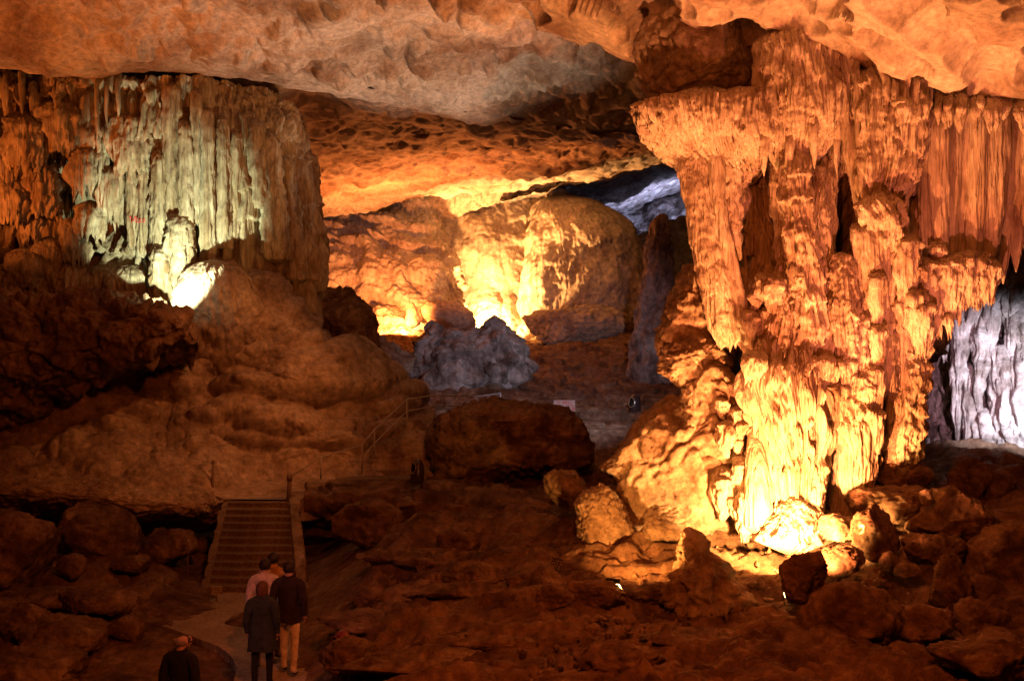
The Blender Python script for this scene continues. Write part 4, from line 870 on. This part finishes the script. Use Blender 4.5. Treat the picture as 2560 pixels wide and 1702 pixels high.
# ------------------------------------------------------------------ signs, bins, floodlights
M_SIGNW = plain('sign_white', (.42,.29,.25), .6); M_RED = plain('sign_red', (.55,.04,.03), .6); M_DARKS = plain('sign_dark', (.06,.05,.045), .5); M_CREAM = plain('sign_cream', (.45,.38,.28), .6)
def sign(name, u, v, Y, w, h, lab, board, ink, rows, legs, tilt=0, rz=0, seed=0, z_leg=None):
    c = P(u, v, Y); e = empty(name, c-Vector((0,0,h/2+legs)), lab, 'sign')
    R = Matrix.Rotation(rz, 4, 'Z') @ Matrix.Rotation(tilt, 4, 'Y')
    m = MB(); m.box(c, (w, .02, h), R); m.build('board', board, e, origin=tuple(c))
    m = MB(); rs = random.Random(seed)
    for k, (fz, fh, ind) in enumerate(rows):
        x = -w/2*(1-ind)
        while x < w/2*(1-ind):
            lw = h*fh*rs.uniform(.5,.8)
            if rs.random() < .86:       # letter-like strokes
                zc = fz*h; hh = h*fh
                for (ox, oz, sx, sz) in rs.choice([((0,0,.22,1),(.3,.42,.6,.2)),((0,0,.22,1),(.6,0,.22,1),(.3,0,.5,.18)),((0,0,.22,1),(.3,-.42,.6,.2)),((.3,.4,.8,.2),(.3,0,.22,1)),((0,0,.22,1),(.6,0,.22,1),(.3,.42,.6,.18),(.3,-.42,.6,.18))]):
                    m.box(c+R@Vector((x+lw*(ox+.1), -.0125, zc+oz*hh)), (lw*max(sx,.34), .005, hh*max(sz,.3)), R)
            x += lw*1.25
    m.build('lettering', ink, e)['kind'] = 'stuff'
    for sx in ((-.4,.4) if w > .3 else (0,)):
        a = c+R@Vector((sx*w, .02, -h/2*.8)); m = MB(); m.tube([a, a-Vector((0,0,legs+h*.1))], .016 if w > .3 else .02, 8); m.build('leg', M_WOOD, e, smooth=True)
sign('warning_sign', 1411, 1014, 38.0, .74, .39, 'white notice board with rows of red lettering on the far path', M_SIGNW, M_RED, [(.30,.20,.35),(.02,.20,.12),(-.28,.20,.10)], .42, seed=4)
sign('information_plaque', 1391, 1410, 17.9, .17, .20, 'small dark tilted plaque beside the glowing floor lamp', M_DARKS, M_CREAM, [(.3,.12,.1),(.08,.12,.1),(-.14,.12,.1),(-.34,.12,.1)], .16, .2, -.1, 7)
sign('direction_sign', 541, 1475, 21.6, .22, .17, 'small wooden signboard on a post at the foot of the stairs', M_CREAM, M_DARKS, [(.25,.16,.1),(0,.16,.1),(-.25,.16,.1)], .55, 0, .1, 9)
# flat pale slab of path below the notice
mm = MB(); a, b = P(1328,1045,38.6), P(1444,1045,38.6); mm.box(((a.x+b.x)/2, 39.0, a.z), (b.x-a.x, 1.3, .25)); struct(mm.build('path', M_PATH))

def bin_(u, v0, v1, Y, lab, mat, face, rim):
    h = px2m(v1-v0, Y); b = P(u, v1, Y); e = empty('litter_bin', b, lab, 'bin', 'rounded litter bins in the cave')
    r = h*.27
    prof = [(0,.86),(.12,.98),(.35,1.04),(.6,1.0),(.75,.9),(.86,.72),(.94,.46),(.985,.2)]
    V = []; na = 28
    for t, k in crom(np.array(prof), 30):
        for j in range(na):
            th = 2*math.pi*j/na; V.append((b.x+r*k*math.cos(th)+(.18*r*t*t), b.y+r*k*math.sin(th), b.z+h*t))
    V.append((b.x+.18*r, b.y, b.z+h)); V = np.array(V)
    Q = gridfaces(30, na, True); cen = V[Q].mean(1)-np.array([b.x,b.y,b.z])
    ang = np.arctan2(cen[:,1], cen[:,0]); da = np.abs((ang-face+math.pi)%(2*math.pi)-math.pi)
    hole = (da < .62) & (cen[:,2] > h*.42) & (cen[:,2] < h*.86)
    make('body', V, Q[~hole], mat, e, faces_tri=np.array([[29*na+j, 29*na+(j+1)%na, 30*na] for j in range(na)]))
    m = MB(); ring = []
    for j in range(21):
        t = 2*math.pi*j/20; a = face+.62*math.cos(t); z = h*(.64+.22*math.sin(t)); k = 1.03*(1 if z < h*.7 else .93)
        ring.append((b.x+r*k*math.cos(a)+.18*r*(z/h)**2, b.y+r*k*math.sin(a), b.z+z))
    m.tube(ring, r*.07, 8); m.build('opening_rim', rim, e, smooth=True)
    m = MB(); m.tube([b+Vector((0,0,h*.1)), b+Vector((0,0,h*.5))], r*.8, 16); m.build('liner', M_BLACK, e)
M_BIND = plain('bin_dark_glaze', (.05,.03,.028), .18); M_BINR = plain('bin_red_glaze', (.22,.06,.06), .2); M_RIM = plain('bin_rim', (.40,.28,.18), .5)
bin_(1043,1146,1208,26.6,'dark glossy rounded litter bin left of the middle boulder', M_BIND, -2.4, M_RIM)
bin_(852,1572,1668,ground_Y(852,1668),'reddish glossy litter bin with gaping mouth beside the path', M_BINR, -2.2, M_BINR)
bin_(1586,985,1040,38.5,'distant rounded litter bin beside the foot of the tall stalagmite', M_BIND, -2.4, M_RIM)

def floodlight(pos, tgt, lab, lens, s=.16):
    pos = Vector(pos); e = empty('floodlight', pos-Vector((0,0,s)), lab, 'floodlight', 'floodlights on the cave floor')
    q = (Vector(tgt)-pos).to_track_quat('Y', 'Z').to_matrix().to_4x4()
    m = MB(); w = s
    fr = [Vector((x,0,z)) for x,z in ((-w,-.7*w),(w,-.7*w),(w,.7*w),(-w,.7*w))]; bk = [Vector((x*.55,-.8*w,z*.55)) for x,_,z in fr]
    V = [pos+q@p for p in fr]+[pos+q@p for p in bk]
    m.add(V, [[0,1,5,4],[1,2,6,5],[2,3,7,6],[3,0,4,7],[4,5,6,7]])
    for k in range(5): m.box(pos+q@Vector((-.4*w+.2*w*k,-.95*w,0)), (.03*w,.35*w,.7*w), q)
    hs = m.build('housing', M_BLACK, e)
    m = MB(); m.box(pos+q@Vector((0,.72*0-.02,0)), (1.86*w,.01,1.26*w), q); m.build('lens', lens, e)
    m = MB(); m.box(pos+q@Vector((0,.22*w,.74*w)), (2*w,.5*w,.04*w), q); m.build('visor', M_BLACK, e)
    m = MB()
    for sx in (-1,1): m.tube([pos+q@Vector((sx*1.08*w,-.1*w,0)), pos+Vector((0,0,-1.1*w))+q@Vector((sx*.9*w,-.1*w,0))], .05*w, 6)
    m.tube([pos+Vector((0,0,-1.1*w))+q@Vector((-.9*w,-.1*w,0)), pos+Vector((0,0,-1.1*w))+q@Vector((.9*w,-.1*w,0))], .05*w, 6)
    m.build('bracket', M_BLACK, e)
def fix(key, lab, lens, s=.14, back=.12):
    p, t = Vector(LAMPS[key][0]), Vector(LAMPS[key][1]); floodlight(p-(t-p).normalized()*back, t, lab, lens, s)
fix('column_main', 'floodlight behind the smooth boulder in front of the column', M_GLASS)
fix('column_left', 'glowing floodlight on the floor left of the column', M_GLASS, .12)
fix('green_left', 'black floodlight at the foot of the greenish curtain', M_GLASSG, .17)

# ------------------------------------------------------------------ visitors
M_SKIN = plain('skin', (.50,.30,.21), .55, var=.08); M_HAIRD = plain('hair_dark', (.02,.014,.01), .6); M_HAIRB = plain('hair_auburn', (.12,.045,.018), .6); M_SHOE = plain('shoe_leather', (.03,.025,.02), .5)
def cloth(n, c):
    m = plain(n, c, .9, var=.3); nt = m.node_tree; b = nt.nodes['Principled BSDF']
    tc = nt.nodes.new('ShaderNodeTexCoord'); mp = nt.nodes.new('ShaderNodeMapping'); mp.inputs['Scale'].default_value = (1,1,.45); nt.links.new(tc.outputs['Object'], mp.inputs['Vector'])
    n_ = nt.nodes.new('ShaderNodeTexNoise'); n_.inputs['Scale'].default_value = 8; n_.inputs['Detail'].default_value = 3; n_.inputs['Distortion'].default_value = 1.2; nt.links.new(mp.outputs[0], n_.inputs['Vector'])
    bp = nt.nodes.new('ShaderNodeBump'); bp.inputs['Strength'].default_value = 1; bp.inputs['Distance'].default_value = .06; nt.links.new(n_.outputs['Fac'], bp.inputs['Height']); nt.links.new(bp.outputs[0], b.inputs['Normal'])
    return m
def person(name, lab, pos, H, yaw, top, trous, jacket=None, hem=.84, coat=False, hair=None, bald=False, stride=.12, arm=.0, look=0., seed=0, shoe=None):
    k = H/1.75; rs = random.Random(seed)
    J = []; E = []; R = []
    def v(x,y,z,rx,ry=None,par=None):
        J.append((x*k,y*k,z*k)); R.append((rx*k,(ry or rx)*k))
        if par is not None: E.append((par,len(J)-1))
        return len(J)-1
    pel = v(0,0,.97,.155,.115); wa = v(0,-.01,1.10,.145,.105,pel); ch = v(0,0,1.29,.175,.12,wa); nb = v(0,-.01,1.45,.085,.075,ch)
    nk = v(0,.005,1.53,.055,.055,nb); hd = v(0,.03,1.63,.074,.088,nk); cr_ = v(0,.02,1.70,.062,.076,hd)
    hands = []
    for sx in (-1,1):
        sh = v(sx*.185,-.01,1.41,.07,.068,nb); el = v(sx*.245,-.05+arm*sx*.06,1.14,.052,.05,sh); wr = v(sx*.24,.03+arm*sx*.1,.92,.034,.034,el); pa = v(sx*.235,.05+arm*sx*.11,.85,.028,.042,wr)
        hands.append((sx, J[pa]))
        st = sx*stride
        hp = v(sx*.09,0,.90,.098,.10,pel); kn = v(sx*.105,.03+st*.6,.51,.064,.066,hp); an = v(sx*.10,-.01+st,.10,.046,.05,kn); to = v(sx*.12,.13+st,.045,.044,.04,an)
    me = bpy.data.meshes.new('body'); me.from_pydata(J, E, []); ob = bpy.data.objects.new('tmp', me); COL.objects.link(ob)
    ob.modifiers.new('s','SKIN'); sv = me.skin_vertices[0].data
    for i, r in enumerate(R): sv[i].radius = r; sv[i].use_root = (i == pel)
    sb = ob.modifiers.new('d','SUBSURF'); sb.levels = 2; sb.render_levels = 2
    dg = bpy.context.evaluated_depsgraph_get(); dg.update(); ev = bpy.data.meshes.new_from_object(ob.evaluated_get(dg)); bpy.data.objects.remove(ob)
    V = np.array([q.co[:] for q in ev.vertices]); Q = [list(p.vertices) for p in ev.polygons]
    m = MB(); quads = [q for q in Q if len(q) == 4]; tri = [q for q in Q if len(q) == 3]
    m.add(V, quads, tri)
    nb_ = len(quads)
    for sx, pj in hands:                                     # five fingers each, curled
        pj = np.array(pj)
        for f,(dy,ln) in enumerate(((-.03,.065),(-.01,.078),(.012,.082),(.032,.074))):
            a = pj+np.array([0,dy*k,-.02*k]); m.tube([a, a+np.array([-sx*.004,0.002,-.45*ln])*k*1.0, a+np.array([-sx*.016,.004,-.85*ln])*k], [.010*k,.009*k,.007*k], 6)
        a = pj+np.array([-sx*.01,.035,.03])*k; m.tube([a, a+np.array([-sx*.012,.025,-.03])*k, a+np.array([-sx*.016,.03,-.06])*k], [.011*k,.010*k,.008*k], 6)
    hc = np.array([0,.03,1.63])*k; D, Fc = ico(2)
    for c, s_ in (((0,.125,-.005),(.014,.02,.022)),((-.074,.015,-.01),(.012,.02,.032)),((.074,.015,-.01),(.012,.02,.032)),((0,.112,-.052),(.03,.012,.008)),((0,.105,.035),(.05,.016,.012)),((0,.10,-.085),(.03,.025,.02))):
        m.add(D*np.array(s_)*k+hc+np.array(c)*k, [], Fc)
    Vall = np.vstack(m.V); Qa = np.vstack(m.Q); Ta = np.vstack(m.T)
    def rotz(A, a, c=(0,0)):
        B_ = A.copy(); x, y = A[:,0]-c[0], A[:,1]-c[1]; B_[:,0] = x*math.cos(a)-y*math.sin(a)+c[0]; B_[:,1] = x*math.sin(a)+y*math.cos(a)+c[1]; return B_
    w = sstep(1.50*k,1.58*k,Vall[:,2])[:,None]
    tw = lambda A, wt: A*(1-wt)+rotz(A, look)*wt
    Vall = tw(Vall, w)
    loc = np.array(pos)
    e = empty(name, pos, lab, 'person', 'visitors on the path')
    place = lambda A: rotz(A, yaw)+loc
    bo = make('body', place(Vall), Qa, M_SKIN, e, faces_tri=Ta)
    for mt in (top, trous, shoe or M_SHOE): bo.data.materials.append(mt)
    cen = np.array([Vall[list(p.vertices)].mean(0) for p in bo.data.polygons])/k
    r2 = np.abs(cen[:,0]); mi = np.zeros(len(cen), int)
    arms = r2 > .19-.0*cen[:,2]
    mi[(cen[:,2] < 1.525) & ~((cen[:,2] < .91) & (r2 > .19))] = 1
    mi[(cen[:,2] < 1.0) & (r2 < .19)] = 2
    mi[cen[:,2] < .085] = 3
    bo.data.polygons.foreach_set('material_index', mi.astype(np.int32)); bo.data.update()
    # jacket shell grown from the torso and sleeves
    if jacket:
        Vn = np.zeros_like(V); nr = np.array([q.normal[:] for q in ev.vertices])
        cq = np.array([V[q].mean(0) for q in quads])/k
        torso = (cq[:,2] < 1.51) & (((np.abs(cq[:,0]) < .19) & (cq[:,2] > hem)) | ((np.abs(cq[:,0]) >= .175) & (cq[:,2] > .93)))
        fold = 1+.5*fbm(S(V,9/k*1.0,9/k,5/k,off=seed),2)
        Vj = V+nr*(.016*k*fold)[:,None]
        jm = MB(); jm.add(Vj, np.array(quads)[torso])
        if coat or True:
            V2 = []; na = 36; zs_ = np.linspace(1.22 if coat else 1.1, hem-.01, 16)
            for z in zs_:
                t = (1.22-z)/(1.22-hem+.01); 
                for j in range(na):
                    th = 2*math.pi*j/na; f = 1+.05*math.sin(th*5+seed)*t+.03*math.sin(th*9+1)*t
                    rx = (.185+(.055 if coat else .012)*t)*f; ry = (.135+(.05 if coat else .015)*t)*f
                    V2.append((rx*math.cos(th)*k, (ry*math.sin(th)-.005)*k, (z+.01*math.sin(th*3+seed)*t)*k))
            jm.add(V2, gridfaces(16, na, True))
        for a in (0,):                                    # collar
            ring = [(.068*math.cos(t)*k, (.068*math.sin(t)-.008)*k, (1.525+.012*math.sin(t))*k) for t in np.linspace(0,2*math.pi,17)]
            jm.tube(ring, .02*k, 8)
        jo = jm.build('jacket', jacket, e, smooth=True); jo.data.vertices.foreach_set('co', place(np.vstack(jm.V)).astype(np.float32).ravel()); jo.data.update()
        jo.location = -e.location
    if hair:
        D, Fc = ico(4); hv = D*np.array([.093,.108,.106])*k*(1.06 if hair[1] else 1)
        keep = np.ones(len(D), bool)
        n = fbm(S(D,5,5,2,off=seed),3); hv = hv*(1+.06*n[:,None])
        fc = D[Fc].mean(1)
        low = -.75 if hair[1] else -.58
        sel = (fc[:,2] > .05+.55*np.clip(fc[:,1],0,1)) | ((fc[:,1] < .15) & (fc[:,2] > low))
        if bald: sel = (fc[:,1] < .0) & (fc[:,2] < .15) & (fc[:,2] > -.4)
        if hair[1]: hv[:,2] -= np.where(D[:,2] < -.1, .06*k, 0)
        hv = hv+np.array([0,.015*k,1.645*k])
        hv = rotz(hv, look)
        ho = make('hair', place(hv), None, hair[0], e, faces_tri=Fc[sel])
    return e
def gp(u, Y, z=Z0): return ((u-1280)/F*Y, Y, z)
C_COAT = cloth('cloth_charcoal_green', (.028,.036,.036)); C_DARK = cloth('cloth_dark_brown', (.030,.016,.013)); C_PINKT = cloth('cloth_pale_trousers', (.82,.72,.70)); C_WHITE = cloth('cloth_white_shirt', (.66,.58,.56)); C_TAN = cloth('cloth_tan_shirt', (.46,.28,.13)); C_BLK = cloth('cloth_black', (.01,.01,.011)); C_KHAKI = cloth('cloth_khaki', (.30,.20,.12))
person('person', 'woman in a long charcoal coat and black leggings walking away', gp(655,16.2), 1.60, .03, C_COAT, C_BLK, C_COAT, .66, True, (M_HAIRB,True), stride=.10, seed=1)
person('person', 'man in a dark jacket and pale trousers right of the charcoal coat', gp(722,16.9), 1.76, -.05, C_DARK, C_PINKT, C_DARK, .84, False, (M_HAIRD,False), stride=-.12, seed=2, look=-.3)
person('person', 'person in a white shirt half hidden behind the charcoal coat', gp(662,17.3), 1.72, .1, C_WHITE, C_KHAKI, C_WHITE, .88, False, (M_HAIRD,False), stride=.1, seed=3)
person('person', 'person with dark hair in a tan top ahead of the white shirt', gp(682,17.8), 1.72, -.1, C_TAN, C_KHAKI, C_TAN, .88, False, (M_HAIRD,False), stride=-.1, seed=4)
person('person', 'bald man in a black jacket at the bottom left', gp(452,14.6,-1.02), 1.74, -.25, C_BLK, C_BLK, C_BLK, .80, False, (plain('hair_grey', (.3,.26,.24), .6),False), bald=True, stride=.1, seed=5, look=-.5)

# ------------------------------------------------------------------ red painted letters on the curtain (found by casting onto the rock)
M_PAINT = plain('red_paint', (.55,.06,.06), .8)
bpy.context.view_layer.update(); dg = bpy.context.evaluated_depsgraph_get()
GL = {'P': [(0,0,0,1),(0,1,.6,.9),(.6,.9,.6,.55),(.6,.55,0,.5)], 'C': [(.7,.95,.1,.8),(.1,.8,.1,.2),(.1,.2,.7,.05)], 'K': [(0,0,0,1),(0,.5,.65,1),(0,.5,.65,0)], 'O': [(.1,.1,.1,.9),(.1,.9,.6,.9),(.6,.9,.6,.1),(.6,.1,.1,.1)], 'V': [(0,1,.3,0),(.3,0,.6,1)], 'M': [(0,0,0,1),(0,1,.35,.4),(.35,.4,.7,1),(.7,1,.7,0)]}
for (ch, u0, v0, h_) in (('V',324,548,9),('M',337,549,9),('P',329,558,10),('C',339,557,10),('K',348,557,10),('O',356,556,10)):
    m = MB(); ok = True
    for (x0,y0,x1,y1) in GL[ch]:
        pts = []
        for f in (0,.5,1):
            u, v = u0+(x0+(x1-x0)*f)*h_*.8, v0-(y0+(y1-y0)*f)*h_
            d_ = (P(u,v,1)-Vector((0,0,CZ))).normalized()
            hit, loc, *_ = SC.ray_cast(dg, Vector((0,0,CZ)), d_)
            pts.append(loc-d_*.012 if hit else None)
        if None in pts: continue
        m.tube(pts, .011, 6)
    if m.V: m.build('painted_letter', M_PAINT, CUR, smooth=True)
